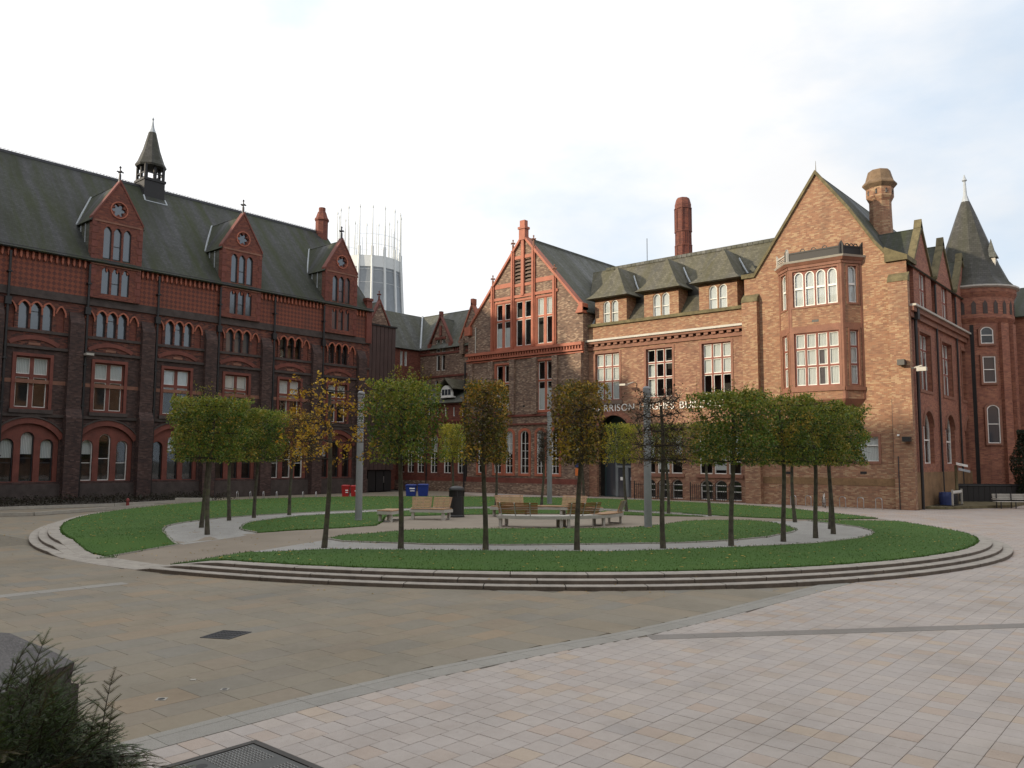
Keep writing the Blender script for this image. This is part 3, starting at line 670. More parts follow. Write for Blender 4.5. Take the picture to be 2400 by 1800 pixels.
# ground fittings
mc = thing('manhole_cover', (-6.65, 3.9, 0), 'large rectangular steel access cover with raised studs at the bottom edge', 'manhole cover')
MB().box(-7.70, 2.9, -.02, -7.63, 4.88, .004).box(-7.63, 4.81, -.02, -5.6, 4.88, .004).box(-6.66, 2.9, -.02, -6.63, 4.81, .003).build('frame', 'cover_frame', mc)
for x0, x1 in ((-7.63, -6.66), (-6.63, -5.6)):
    lf = MB().box(x0+.006, 2.9, -.02, x1-.006, 4.80, -.003).build('plate', 'cover_steel', mc); st = MB()
    y = 3.0
    while y < 4.74:
        x = x0+.05
        while x < x1-.05:
            if not (x < x0+.36 and 4.05 < y < 4.25) and not (abs(x-(x0+x1)/2-.1) < .10 and y > 4.2):
                a = .017; b = .008; st.prism([(x-a, y-b, -.003), (x+a, y-b, -.003), (x+a, y+b, -.003), (x-a, y+b, -.003)], [(x-a*.7, y-b*.6, .005), (x+a*.7, y-b*.6, .005), (x+a*.7, y+b*.6, .005), (x-a*.7, y+b*.6, .005)])
            x += .052
        y += .036
    st = st.build('studs', 'stud_steel', lf); st['kind'] = 'stuff'
    MB().lathe(x0+.18, 4.15, [(.055, -.0025), (.055, -.0015)], 14).build('key_recess', 'iron', lf)
gd = thing('drain_grating', (-12.55, 7.33, 0), 'square cast iron drain grating in the brown sandstone paving', 'drain grating')
g0, gu, gv = Vector((-12.68, 6.94, 0)), Vector((-.235, .55, 0)), Vector((.47, .25, 0))
def gq(a0, a1, b0, b1, z0, z1): q = [g0+gu*a+gv*b for a, b in ((a0, b0), (a1, b0), (a1, b1), (a0, b1))]; return [(p.x, p.y, z0) for p in q], [(p.x, p.y, z1) for p in q]
MB().prism(*gq(0, 1, 0, 1, -.001, .002)).build('pit_shade', 'iron', gd)  # flat black sheet laid on top; dark of the hollow is painted
m = MB()
for a0, a1, b0, b1 in ((0, .06, 0, 1), (.94, 1, 0, 1), (.06, .94, 0, .06), (.06, .94, .94, 1)): m.prism(*gq(a0, a1, b0, b1, .002, .010))
m.build('frame', 'iron_grey', gd)
for k in range(1, 9): MB().prism(*gq(.06, .94, k/9-.022, k/9+.022, .002, .007)).build('bar', 'iron_grey', gd)
for k in range(1, 4): MB().prism(*gq(k/4-.02, k/4+.02, .06, .94, .002, .0085)).build('bar', 'iron_grey', gd)
for (x, y, s), lb in zip(((-9.82, 4.91, .085), (-9.64, 5.64, .07), (-10.36, 5.6, .05)), ('small steel ground socket plate nearest the yew bush', 'small steel ground socket plate right of the yew tip', 'tiny flat steel ground plate behind the other two')):
    p = thing('ground_socket', (x, y, 0), lb, 'ground socket', 'steel sockets set in the sandstone')
    MB().prism([(x-s, y, 0), (x, y-s, 0), (x+s, y, 0), (x, y+s, 0)], [(x-s, y, .006), (x, y-s, .006), (x+s, y, .006), (x, y+s, .006)]).build('plate', 'kerb', p)
    if s > .06: MB().lathe(x, y, [(s*.5, .0062), (s*.5, .0075)], 10).build('hole', 'iron', p)

# ------------------------------------------------------------------ left college building (facade x = -58, facing +X)
XL, YE = -58., 47.2
LB = thing('college_building', (XL, 30, 0), 'long dark red college building with steep slate roof and three tall crossed gables', 'building')
FL = frame((XL, 0, 0), (0, 1, 0), (1, 0, 0))
BAYS = [19.35+4.87*i for i in range(-2, 6)]
low, upp = [], []
for c in BAYS:
    low += [rect(c-1.02, c+1.02, 6.1, 9.5), arch(c-1.85, c+1.85, 1.35, 4.1, 1.05, 12)]
    upp += [arch(c+o-.30, c+o+.30, 11.3, 12.75, .32, 8, True) for o in (-.72, 0, .72)] + [arch(c+o-.26, c+o+.26, 11.3, 12.5, .45, 8, True) for o in (-1.5, 1.5)]
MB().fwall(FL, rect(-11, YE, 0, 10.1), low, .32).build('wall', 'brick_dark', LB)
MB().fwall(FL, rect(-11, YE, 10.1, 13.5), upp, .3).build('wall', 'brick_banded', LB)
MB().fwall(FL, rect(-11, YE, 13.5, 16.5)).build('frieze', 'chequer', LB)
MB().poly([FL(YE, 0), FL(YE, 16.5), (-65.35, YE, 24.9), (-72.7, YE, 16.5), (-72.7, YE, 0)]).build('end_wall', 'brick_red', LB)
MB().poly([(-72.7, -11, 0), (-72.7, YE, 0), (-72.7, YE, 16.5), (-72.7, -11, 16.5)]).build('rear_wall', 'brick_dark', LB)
MB().poly([FL(-11, 0, -1.4), FL(YE-.1, 0, -1.4), FL(YE-.1, 16.3, -1.4), FL(-11, 16.3, -1.4)]).build('interior', 'interior', LB)
def strings(F, par, L, a, b):
    for z0, z1, d, m in L: MB().fbox(F, a, b, z0, z1, -.05, d).build('string_course', m, par)
strings(FL, LB, ((13.4, 13.62, .12, 'stone_dark'), (13.62, 13.95, .05, 'stone_dark'), (10.02, 10.2, .13, 'stone_dark'), (5.58, 5.78, .12, 'stone_dark'), (11.08, 11.26, .10, 'stone_dark'), (0, 1.2, .16, 'stone_dark'), (7.75, 8.0, .012, 'terracotta_dull')), -11, YE)
MB().fbox(FL, -11, YE, 16.42, 16.62, -.1, .34).build('gutter', 'iron', LB)
cb = MB(); y = 16.
while y < YE: cb.fprism(FL, [(y, 16.42), (y+.13, 16.42), (y+.13, 16.0), (y+.065, 15.85), (y, 16.0)], -.02, .16); y += .36
cb.build('corbel_table', 'terracotta_bright', LB)
blinds = [.25, .6, .35, .4, .5, .3, .45, .2]
for bi, c in enumerate(BAYS):
    # ground floor: three arched lights under one wide arch
    sur = MB(); H3 = [arch(c-.40, c+.40, 1.4, 4.2, .40), arch(c-1.58, c-.78, 1.4, 3.75, .40), arch(c+.78, c+1.58, 1.4, 3.75, .40)]
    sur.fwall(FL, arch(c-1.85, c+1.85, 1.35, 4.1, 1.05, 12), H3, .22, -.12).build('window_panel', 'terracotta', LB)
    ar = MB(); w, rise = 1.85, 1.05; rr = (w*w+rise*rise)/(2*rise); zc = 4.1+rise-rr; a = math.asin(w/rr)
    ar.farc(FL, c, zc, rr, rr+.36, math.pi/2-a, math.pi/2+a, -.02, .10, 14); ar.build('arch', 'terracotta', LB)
    ho = MB(); ho.farc(FL, c, zc, rr+.37, rr+.47, math.pi/2-a, math.pi/2+a, -.02, .16, 14); ho.build('hood_mould', 'stone_dark', LB)
    for j, h in enumerate(H3): window(LB, FL, h, 1, (2.6,) if j else (2.9,), d=-.32, fw=.05, bw=.04, mat='iron_grey' if bi % 3 else 'white_paint', blind=(.45 if bi == 2 else (.35 if (bi+j) % 4 == 0 else 0)))
    # first floor: mullioned cross window
    MB().fring(FL, rect(c-1.02, c+1.02, 6.1, 9.5), .2, -.02, .09).build('surround', 'terracotta', LB)
    window(LB, FL, rect(c-1.02, c+1.02, 6.1, 9.5), 2, (8.25,), d=-.2, fw=.10, bw=.24, hw=.2, mat='terracotta', sash=.045, blind=blinds[bi], th=.09)
    MB().fbox(FL, c-1.3, c+1.3, 5.8, 6.05, -.02, .2).build('sill', 'stone_dark', LB)
    ar = MB(); w, rise = 1.42, .42; rr = (w*w+rise*rise)/(2*rise); zc = 10.22+rise-rr; a = math.asin(w/rr)
    ar.farc(FL, c, zc, rr-.02, rr+.26, math.pi/2-a, math.pi/2+a, -.02, .07, 10); ar.build('relieving_arch', 'terracotta', LB)
    MB().fbox(FL, c-.35, c+.35, 10.26, 10.42, -.02, .04).build('carved_panel', 'terracotta_dull', LB)
    # second floor: lancets between blind niches
    for o in (-.72, 0, .72):
        window(LB, FL, arch(c+o-.30, c+o+.30, 11.3, 12.75, .32, 8, True), 1, (12.5,) if o == 0 else (), d=-.2, fw=.03, bw=.03, mat='iron_grey', glass='glass_leaded' if bi < 6 else 'glass')
    hm = MB()
    for o, s in ((-1.5, .26), (-.72, .30), (0, .30), (.72, .30), (1.5, .26)):
        P = arch(c+o-s, c+o+s, 12.3, 12.75 if s == .3 else 12.5, .32 if s == .3 else .45, 10, True)[1:]; Q = [(c+o+(u-c-o)*1.32, z+(.10 if i not in (0, len(P)-1) else .0)) for i, (u, z) in enumerate(P)]
        for k in range(len(P)-1):
            hm.hexa([FL(*P[k], -.02), FL(*P[k+1], -.02), FL(*Q[k+1], -.02), FL(*Q[k], -.02)], [FL(*P[k], .09), FL(*P[k+1], .09), FL(*Q[k+1], .09), FL(*Q[k], .09)])
    hm.build('hood_mould', 'terracotta_bright', LB)
    for o in (-1.5, 1.5): MB().fprism(FL, arch(c+o-.28, c+o+.28, 11.2, 12.5, .45, 8, True), -.16, -.12).build('niche_back', 'brick_red', LB)
# buttresses with weathered tops, drainpipes
for i in range(-2, 6):
    y = 21.85+4.87*i
    b = MB(); b.fbox(FL, y-.5, y+.5, 0, 5.6, -.05, .62); b.prism([FL(y-.5, 5.6, -.05), FL(y-.5, 5.6, .62), FL(y-.5, 6.2, .36), FL(y-.5, 6.2, -.05)], [FL(y+.5, 5.6, -.05), FL(y+.5, 5.6, .62), FL(y+.5, 6.2, .36), FL(y+.5, 6.2, -.05)])
    b.fbox(FL, y-.46, y+.46, 6.1, 12.0, -.05, .36); b.prism([FL(y-.46, 12, -.05), FL(y-.46, 12, .36), FL(y-.46, 12.75, 0.02), FL(y-.46, 12.75, -.05)], [FL(y+.46, 12, -.05), FL(y+.46, 12, .36), FL(y+.46, 12.75, .02), FL(y+.46, 12.75, -.05)])
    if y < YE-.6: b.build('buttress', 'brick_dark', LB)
    if -2 < i < 5:
        p = MB(); p.tube(FL(y+.62, .1, .30), FL(y+.62, 16.2, .22), .085, n=8); p.fbox(FL, y+.44, y+.80, 12.7, 13.2, .08, .36)
        for z in (3, 6.4, 9.2, 14.8): p.fbox(FL, y+.50, y+.74, z, z+.10, .0, .36)
        p.build('drainpipe', 'iron', LB)
# roof
def slab(mb, q, t):
    q = [Vector(p) for p in q]; n = (q[1]-q[0]).cross(q[3]-q[0]).normalized()
    if n.z < 0: n = -n
    return mb.prism([p-n*t for p in q], q)
RF = MB(); slab(RF, [(-57.55, -11, 16.45), (-57.55, YE+.1, 16.45), (-65.35, YE+.1, 25.1), (-65.35, -11, 25.1)], .12); slab(RF, [(-65.35, -11, 25.1), (-65.35, YE+.1, 25.1), (-73.1, YE+.1, 16.4), (-73.1, -11, 16.4)], .12)
RF = RF.build('roof', 'slate', LB)
cr = MB(); cr.box(-65.45, 14, 25.02, -65.25, YE, 25.22); y = 14.
while y < YE: cr.box(-65.365, y, 25.22, -65.335, y+.03, 25.33); cr.box(-65.365, y+.03, 25.31, -65.335, y+.20, 25.33); y += .25
cr.build('ridge_cresting', 'iron_grey', RF)
def cross(par, x, y, z, h, m):
    c = MB(); c.lathe(x, y, [(.10, z-.25), (.09, z+h*.45), (.05, z+h*.5), (.05, z+h*.86), (.09, z+h*.9), (.03, z+h)], 8); c.tube((x, y-.24, z+h*.62), (x, y+.24, z+h*.62), .055, n=6); c.tube((x-.24, y, z+h*.62), (x+.24, y, z+h*.62), .055, n=6)
    return c.build('cross_finial', m, par)
for gi, c in enumerate([BAYS[1], BAYS[3], BAYS[5], BAYS[7]]):
    W2, sh, ap = 1.75, 19.55, 22.4
    T1 = [arch(c+o-.27, c+o+.27, 16.75, 18.8, .3, 8, True) for o in (-.68, 0, .68)]; T2 = [arch(c+o-.27, c+o+.27, 14.3, 15.92, .26, 8, True) for o in (-.68, 0, .68)]
    rose = []
    for k in range(36):
        a = 2*math.pi*k/36; r = .30+.20*abs(math.cos(3*a)); rose.append((c+r*math.cos(a), 20.42+r*math.sin(a)))
    outer = [(c-W2, 13.95), (c+W2, 13.95), (c+W2, sh), (c, ap), (c-W2, sh)]
    g = MB(); g.fwall(FL, outer, T1+T2+[rose], .28, .22); g.quadstrip([FL(u, z, .22) for u, z in outer], [FL(u, z, -.25) for u, z in outer], True)
    g = g.build('gable', 'brick_red', LB)
    cp = MB()
    for s in (-1, 1): cp.hexa([FL(c+s*(W2+.03), sh-.04, -.3), FL(c+s*(W2+.03), sh-.04, .27), FL(c, ap+.02, .27), FL(c, ap+.02, -.3)], [FL(c+s*(W2+.03), sh+.14, -.3), FL(c+s*(W2+.03), sh+.14, .27), FL(c, ap+.24, .27), FL(c, ap+.24, -.3)])
    cp.build('coping', 'terracotta', g)
    MB().fbox(FL, c-W2+.05, c+W2-.05, 16.28, 16.62, .2, .30).build('string_course', 'terracotta_dull', g); MB().fbox(FL, c-W2+.1, c+W2-.1, 19.34, 19.46, .2, .26).build('string_course', 'terracotta_dull', g)
    for k, z in enumerate([14+.5*q for q in range(11)]):
        for s in (-1, 1): w_ = .42 if k % 2 else .28; MB().fbox(FL, min(c+s*W2, c+s*(W2-w_)), max(c+s*W2, c+s*(W2-w_)), z, z+.44, .2, .245).build('quoin', 'terracotta', g)
    for j, h in enumerate(T1+T2):
        window(LB, FL, h, 1, ((sum(q[1] for q in h[:2])/2+ (h[2][1]-h[0][1])*.5),) if j % 3 == 1 else (), d=.09, fw=.025, bw=.03, mat='iron_grey', glass='glass_leaded')
    window(LB, FL, rose, 1, (), d=.09, fw=.03, mat='terracotta', glass='glass_leaded')
    rr = MB(); rr.farc(FL, c, 20.42, .54, .62, 0, 2*math.pi, .2, .29, 18); rr.build('rose_ring', 'terracotta_bright', g)
    cross(g, XL+.05, c, ap+.15, 1.15, 'iron_grey')
    # dormer roof and cheeks running back into the main slope
    k_ = 8.65/7.8; te, tr_ = (19.4-16.45)/k_+.0, (ap-.1-16.45)/k_
    dr = MB()
    for s in (-1, 1): slab(dr, [FL(c+s*(W2+.14), 19.35, .2), FL(c+s*(W2+.14), 19.35, -te+.45), FL(c, ap, -tr_+.45), FL(c, ap, .2)], .08)
    dr.build('dormer_roof', 'slate', g)
    for s in (-1, 1): MB().prism([FL(c+s*(W2-.02), 16.4, -.2), FL(c+s*(W2-.02), 19.4, -.2), FL(c+s*(W2-.02), 19.4, -te+.4)], [FL(c+s*(W2-.10), 16.4, -.2), FL(c+s*(W2-.10), 19.4, -.2), FL(c+s*(W2-.10), 19.4, -te+.4)]).build('dormer_cheek', 'slate_grey', g)
    fs = MB()
    for s in (-1, 1):
        fs.tube(FL(c+s*(W2+.14), 19.42, -te+.36), FL(c, ap+.03, -tr_+.46), .07, n=5); fs.tube(FL(c+s*(W2+.04), 16.6, .0), FL(c+s*(W2+.06), 19.42, -te+.38), .06, n=5)
        for q in (.35, .65): fs.fbox(FL, c+s*(W2+.0)-.03, c+s*(W2+.0)+.03, 16.5+q*2.8, 19.4, -te*q-.03, -te*q+.03)
    fs.build('flashing', 'lead', g)
# fleche on the ridge
fx, fy = -65.35, 29.75
FH = MB(); FH.box(fx-.85, fy-.85, 22.2, fx+.85, fy+.85, 25.7); FH.box(fx-.92, fy-.92, 25.55, fx+.92, fy+.92, 25.75)
FH = FH.build('fleche', 'cladding_black', LB)
for sx in (-1, 0, 1):
    for sy in (-1, 0, 1):
        if sx or sy: MB().box(fx+sx*.74-.09, fy+sy*.74-.09, 25.7, fx+sx*.74+.09, fy+sy*.74+.09, 26.9).build('post', 'cladding_black', FH)
MB().box(fx-.8, fy-.8, 26.2, fx+.8, fy-.72, 26.3).box(fx-.8, fy+.72, 26.2, fx+.8, fy+.8, 26.3).box(fx-.8, fy-.72, 26.2, fx-.72, fy+.72, 26.3).box(fx+.72, fy-.72, 26.2, fx+.8, fy+.72, 26.3).build('rail', 'cladding_black', FH)
MB().lathe(fx, fy, [(1.16, 26.85), (1.22, 27.0), (1.02, 27.35), (.66, 28.4), (.30, 29.9)], 8, R(22.5)).build('spire', 'slate_spire', FH)
MB().lathe(fx, fy, [(.31, 29.85), (.13, 30.35), (.05, 30.95), (.10, 31.05), (.05, 31.2), (.01, 31.25)], 8, R(22.5)).build('finial', 'lead', FH)
MB().path([(fx+.86, fy-.86, 24.2), (fx+1.3, fy-.9, 23.65), (fx+1.3, fy+.9, 23.65), (fx+.86, fy+.9, 24.15)], .06).build('flashing', 'lead', FH)
ch = MB(); ch.lathe(-65.2, 46.75, [(.62, 23.8), (.62, 26.2), (.72, 26.3), (.72, 26.45), (.60, 26.6), (.42, 27.15), (.34, 27.2), (.34, 27.6)], 8, R(22.5)); ch.build('chimney', 'brick_red', LB)
MB().fbox(FL, YE-.55, YE+.05, 13.5, 17.4, -.3, .2).fbox(FL, YE-.62, YE+.1, 17.4, 17.65, -.35, .28).build('end_pier', 'terracotta', LB)
MB().fbox(FL, 22.3, 22.8, 9.85, 10.0, .4, .85).build('floodlight', 'white_gutter', LB)

# dark clad stair tower linking the ranges
ST = thing('stair_tower', (-59.5, 49, 0), 'dark brown metal clad stair tower between the two red buildings', 'tower')
MB().box(-64, 47.35, 2.0, -58.35, 50.6, 15.3).build('core', 'cladding', ST)
FS = frame((-58.35, 0, 0), (0, 1, 0), (1, 0, 0))
for k in range(7): MB().fbox(FS, 47.32+k*.47, 47.32+k*.47+.42, 2.0, 15.35, 0, .05).build('cladding_panel', 'cladding', ST)
MB().box(-64.1, 47.28, 15.35, -58.2, 50.7, 15.5).build('coping', 'iron', ST)
MB().box(-64, 47.5, 0, -58.6, 50.5, 2.0).build('base', 'cladding_black', ST)
for y in (47.75, 48.7, 49.65): MB().box(-58.6, y, .05, -58.5, y+.85, 1.9).build('door', 'cladding_black', ST)
MB().box(-58.5, 49.55, .8, -58.44, 49.6, 1.4).build('handle', 'steel', ST)

# ------------------------------------------------------------------ wing in the corner
WG = thing('corner_wing', (-60, 57.5, 0), 'low red brick wing in the shaded corner with grey slate roof and white dormer', 'building')
XW, YW = -62.2, 57.4
FW = frame((0, YW, 0), (1, 0, 0), (0, -1, 0)); FWL = frame((XW, 0, 0), (0, 1, 0), (1, 0, 0))
hs = [rect(-59.85, -59.3, 12.0, 13.6), rect(-59.1, -58.55, 12.0, 13.6), arch(-59.9, -59.28, 13.9, 14.9, .32), arch(-59.12, -58.5, 13.9, 14.9, .32), rect(-60.0, -59.5, 9.0, 11.0), rect(-58.9, -58.4, 9.0, 11.0)]
MB().fwall(FW, [(XW, 0), (-51, 0), (-51, 14.5), (-57.6, 14.5), (-59.2, 17.5), (-60.8, 14.5), (XW, 14.5)], hs, .25).build('wall', 'brick_gable', WG)
for h in hs: window(WG, FW, h, 1, (), d=-.15, fw=.05, blind=(.9 if h[0][0] > -59.2 and len(h) > 4 else 0))
MB().fwall(FWL, rect(50.6, YW, 0, 14.5), [rect(54.6, 54.95, 12.5, 14.0), rect(55.2, 55.55, 12.5, 14.0)], .25).build('wall', 'brick_red', WG)
for a in (54.6, 55.2): window(WG, FWL, rect(a, a+.35, 12.5, 14.0), 1, (), d=-.12, fw=.04, blind=1)
MB().box(-70, 58.4, 0, -51, 62.5, 14.4).build('interior', 'interior', WG)
MB().box(-66.5, 50.6, 0, -63.4, 58.3, 14.4).build('interior', 'interior', WG)
strings(FW, WG, ((11.3, 11.48, .1, 'terracotta'), (10.2, 10.38, .1, 'terracotta'), (13.65, 13.85, .08, 'terracotta')), XW, -51.4)
cb = MB(); x = XW+.1
while x < -52.2:
    if not -60.9 < x < -57.6: cb.fbox(FW, x, x+.14, 13.95, 14.3, -.02, .12)
    x += .3
for k in range(8): cb.fbox(FW, -60.0+k*.2, -59.88+k*.2, 15.2, 15.45, -.02, .1)
cb.build('corbel_table', 'terracotta', WG)
gc = MB()
for s in (-1, 1): gc.hexa([FW(-59.2+s*1.7, 14.5, -.2), FW(-59.2+s*1.7, 14.5, .16), FW(-59.2, 17.55, .16), FW(-59.2, 17.55, -.2)], [FW(-59.2+s*1.7, 14.75, -.2), FW(-59.2+s*1.7, 14.75, .16), FW(-59.2, 17.8, .16), FW(-59.2, 17.8, -.2)])
gc.fbox(FW, -59.35, -59.05, 17.6, 18.1, -.2, .16); gc.fbox(FW, -60.95, -60.5, 14.3, 14.8, -.1, .2); gc.fbox(FW, -57.9, -57.45, 14.3, 14.8, -.1, .2); gc.fbox(FW, -59.35, -59.05, 15.6, 16.6, -.02, .1)
gc.build('gable_coping', 'terracotta', WG)
rf = MB(); slab(rf, [(XW-2.6, YW+2.6, 18.5), (-50, YW+2.6, 18.5), (-50, YW-.3, 14.25), (XW+.3, YW-.3, 14.25)], .1); slab(rf, [(XW-2.6, YW+2.6, 18.5), (XW+.3, YW-.3, 14.25), (XW+.3, 50.2, 14.25), (XW-2.6, 50.2, 18.5)], .1)
slab(rf, [(XW-2.6, YW+2.6, 18.5), (-50, YW+2.6, 18.5), (-50, YW+5.6, 14.2), (XW-6, YW+5.6, 14.2)], .1)
rf = rf.build('roof', 'slate_grey', WG)
MB().path([(XW+.28, YW-.28, 14.4), (XW-2.5, YW+2.5, 18.55)], .11).build('valley_flashing', 'lead', rf)
dr = MB()
for s in (-1, 1): slab(dr, [(-59.2+s*1.6, YW, 14.5), (-59.2, YW, 17.45), (-59.2, YW+2.1, 17.45), (-59.2+s*1.6, YW+.1, 14.5)], .06)
dr.build('dormer_roof', 'slate_grey', rf); MB().path([(-57.6, YW+.15, 14.7), (-59.15, YW+2.05, 17.5)], .08).build('flashing', 'lead', rf)
# second gablet half behind the tall gable and the small crossed gable over the stair tower
g2 = MB(); g2.fwall(FW, [(-56.2, 14.5), (-53.0, 14.5), (-54.6, 18.2)], (), .1, .2); g2.fbox(FW, -56.1, -55.6, 13.4, 14.9, -.1, .45); g2.build('gablet', 'brick_gable', WG)
gc = MB()
for s in (-1, 1): gc.hexa([FW(-54.6+s*1.75, 14.5, -.2), FW(-54.6+s*1.75, 14.5, .3), FW(-54.6, 18.2, .3), FW(-54.6, 18.2, -.2)], [FW(-54.6+s*1.75, 14.75, -.2), FW(-54.6+s*1.75, 14.75, .3), FW(-54.6, 18.5, .3), FW(-54.6, 18.5, -.2)])
gc.fbox(FW, -54.75, -54.4, 18.2, 18.8, -.2, .3); gc.build('gable_coping', 'terracotta_bright', WG)
g3 = MB(); g3.fwall(FWL, [(49.9, 14.8), (53.3, 14.8), (53.3, 15.3), (51.6, 18.5), (49.9, 15.3)], [arch(50.9+.5*k, 51.2+.5*k, 15.2, 15.7, .15, 4) for k in range(3)], .2, .25); g3 = g3.build('gablet', 'brick_gable', WG)
gc = MB()
for s in (-1, 1): gc.hexa([FWL(51.6+s*1.8, 15.2, -.1), FWL(51.6+s*1.8, 15.2, .35), FWL(51.6, 18.5, .35), FWL(51.6, 18.5, -.1)], [FWL(51.6+s*1.8, 15.5, -.1), FWL(51.6+s*1.8, 15.5, .35), FWL(51.6, 18.8, .35), FWL(51.6, 18.8, -.1)])
gc.fbox(FWL, 50.4, 52.8, 16.0, 16.3, .2, .3); gc.build('gable_coping', 'terracotta', WG)
cross(WG, XW+.1, 51.6, 18.7, 1.0, 'terracotta')
dr = MB()
for s in (-1, 1): slab(dr, [FWL(51.6+s*1.7, 15.4, .1), FWL(51.6, 18.6, .1), FWL(51.6, 18.6, -3), FWL(51.6+s*1.7, 15.4, -2.0)], .06)
dr.build('dormer_roof', 'slate_grey', rf)
# lower hall in front of the wing, with lean-to roof, white dormer and tall arched windows
YA = 54.3; FA = frame((0, YA, 0), (1, 0, 0), (0, -1, 0))
aw = [arch(x-.46, x+.46, 1.7, 5.05, .3) for x in (-61.4, -60.0, -58.57, -56.72, -54.9, -53.07)]; sl = [rect(x-.13, x+.13, 7.05, 7.92) for x in (-58.6, -57.5, -56.3, -55.2, -54.1, -53.0)]
MB().fwall(FA, rect(-62.2, -52.4, 0, 8.4), aw+sl, .22).build('hall_wall', 'brick_red', WG)
for h in aw: window(WG, FA, h, 2, (2.4, 3.1, 3.75, 4.4), d=-.10, fw=.05, bw=.03, hw=.03, blind=.5 if rng.random() < .6 else 0)
for h in sl: window(WG, FA, h, 1, (), d=-.12, fw=.05)
MB().fbox(FA, -62.2, -52.4, 0, 8.4, -1.6, -1.2).build('interior', 'interior', WG)
strings(FA, WG, ((0, .95, .14, 'brick_gable'), (.95, 1.3, .12, 'terracotta'), (6.55, 6.75, .12, 'terracotta'), (8.2, 8.42, .2, 'terracotta')), -62.2, -52.45)
rf2 = MB(); slab(rf2, [FA(-62.2, 8.35, .35), FA(-52.45, 8.35, .35), FA(-52.45, 10.3, -3.05), FA(-62.2, 10.3, -3.05)], .1); rf2.build('lean_to_roof', 'slate_grey', WG)
wd = MB(); wd.fprism(FA, arch(-56.0, -54.6, 8.95, 9.5, .55), -.35, -.1); wd = wd.build('dormer', 'white_paint', WG)
for k in range(3): MB().fbox(FA, -55.85+k*.42, -55.5+k*.42, 9.1, 9.65, -.1, -.08).build('pane', 'glass_leaded', wd)
MB().fbox(FA, -56.1, -54.3, 8.85, 8.97, -.4, -.02).build('sill', 'white_paint', wd); MB().fbox(FA, -54.5, -54.4, 8.95, 9.4, -.2, -.05).build('rail', 'white_paint', wd)
dr = MB()
for s in (-1, 1): slab(dr, [FA(-55.3+s*1.1, 9.7, .15), FA(-55.3, 10.75, .15), FA(-55.3, 10.75, -3.05), FA(-55.3+s*1.1, 9.7, -3.05)], .08)
dr.build('roof', 'slate_hh', wd)
for x in (-57.65, -52.35): MB().tube(FA(x, 0, .12), FA(x, 8.3, .12), .07).build('drainpipe', 'iron', WG)

# ------------------------------------------------------------------ tall terracotta gable building (facade y = 54.3)
CB = thing('gabled_laboratory', (-45.6, 54.3, 0), 'brown brick building with tall orange terracotta ribbed gable and louvres', 'building')
YC = 54.3; FC = frame((0, YC, 0), (1, 0, 0), (0, -1, 0)); gx = -45.6
x0c, x1c = -52.3, -39.1
lou = [rect(-46.54, -45.8, 18.7, 20.75), rect(-45.4, -44.65, 18.7, 20.75)]
pairs = [(-48.85, -47.05), (-46.5, -44.65), (-44.05, -42.25)]
upw = [rect(a, b, 12.95, 17.08) for a, b in pairs]
loww = [rect(-48.78, -47.0, 7.3, 11.45), rect(-43.95, -42.2, 7.2, 11.5)]
arw = [arch(a, b, 1.8, 5.2, .32) for a, b in ((-50.9, -50.1), (-48.9, -48.08), (-47.56, -46.72), (-45.84, -44.9), (-44.0, -43.2), (-42.4, -41.6))]
MB().fwall(FC, [(x0c, 0), (x1c, 0), (x1c, 15.6), (gx, 22.8), (x0c, 15.0)], lou+upw+loww+arw, .25).build('wall', 'brick_gable', CB)
MB().poly([FC(x1c, 0), FC(x1c, 15.6), FC(x1c, 15.6, -14), FC(x1c, 0, -14)]).build('side_wall', 'brick_gable', CB)
MB().poly([FC(x0c, 0), FC(x0c, 15.0), FC(x0c, 15.0, -14), FC(x0c, 0, -14)]).build('side_wall', 'brick_gable', CB)
MB().fprism(FC, [(x0c+.2, 0), (x1c-.2, 0), (x1c-.2, 15.2), (gx, 22.2), (x0c+.2, 14.7)], -1.5, -1.2).build('interior', 'interior', CB)
sr = MB()
for h in upw+loww: sr.fring(FC, h, .16, -.02, .05)
for h in arw: sr.fring(FC, h, .22, -.02, .06)
sr.build('surround', 'terracotta_bright', CB)
for i, h in enumerate(upw): window(CB, FC, h, 2, (15.45,), d=-.10, fw=.08, bw=.30, hw=.16, mat='terracotta_bright', sash=.05, blind=(.0, .0, .35)[i] if i != 0 else -.55, th=.08)
for i, h in enumerate(loww): window(CB, FC, h, 2, (9.8,), d=-.12, fw=.06, bw=.24, hw=.16, mat='terracotta_bright', sash=.05, blind=-.55, th=.08)
for i, h in enumerate(arw): window(CB, FC, h, 2, (2.45, 3.1, 3.75, 4.4), d=-.10, fw=.05, bw=.035, hw=.035, blind=.55 if i % 2 == 0 else 0)
for a, b in ((-46.54, -45.8), (-45.4, -44.65)):
    for k in range(6):
        z = 18.75+k*.34; MB().prism([FC(a, z, .02), FC(a, z+.08, .02), FC(a, z+.30, -.22), FC(a, z+.22, -.22)], [FC(b, z, .02), FC(b, z+.08, .02), FC(b, z+.30, -.22), FC(b, z+.22, -.22)]).build('louvre', 'stone_sill', CB)
pr = []
for x, zb_, zt, w in ((-49.2, 12.8, 18.8, .18), (-46.78, 12.8, 21.7, .18), (-44.38, 12.8, 21.7, .18), (-42.05, 12.8, 18.7, .18)):
    p = MB().fbox(FC, x-w, x+w, zb_, zt, -.05, .16).fbox(FC, x-.07, x+.07, zb_, zt, .16, .24).build('rib', 'terracotta_bright', CB)
    cross(p, x, YC-.06, zt+.1, .95, 'terracotta_dull')
MB().fbox(FC, gx-.16, gx+.16, 17.5, 22.9, -.05, .18).build('rib', 'terracotta_bright', CB)
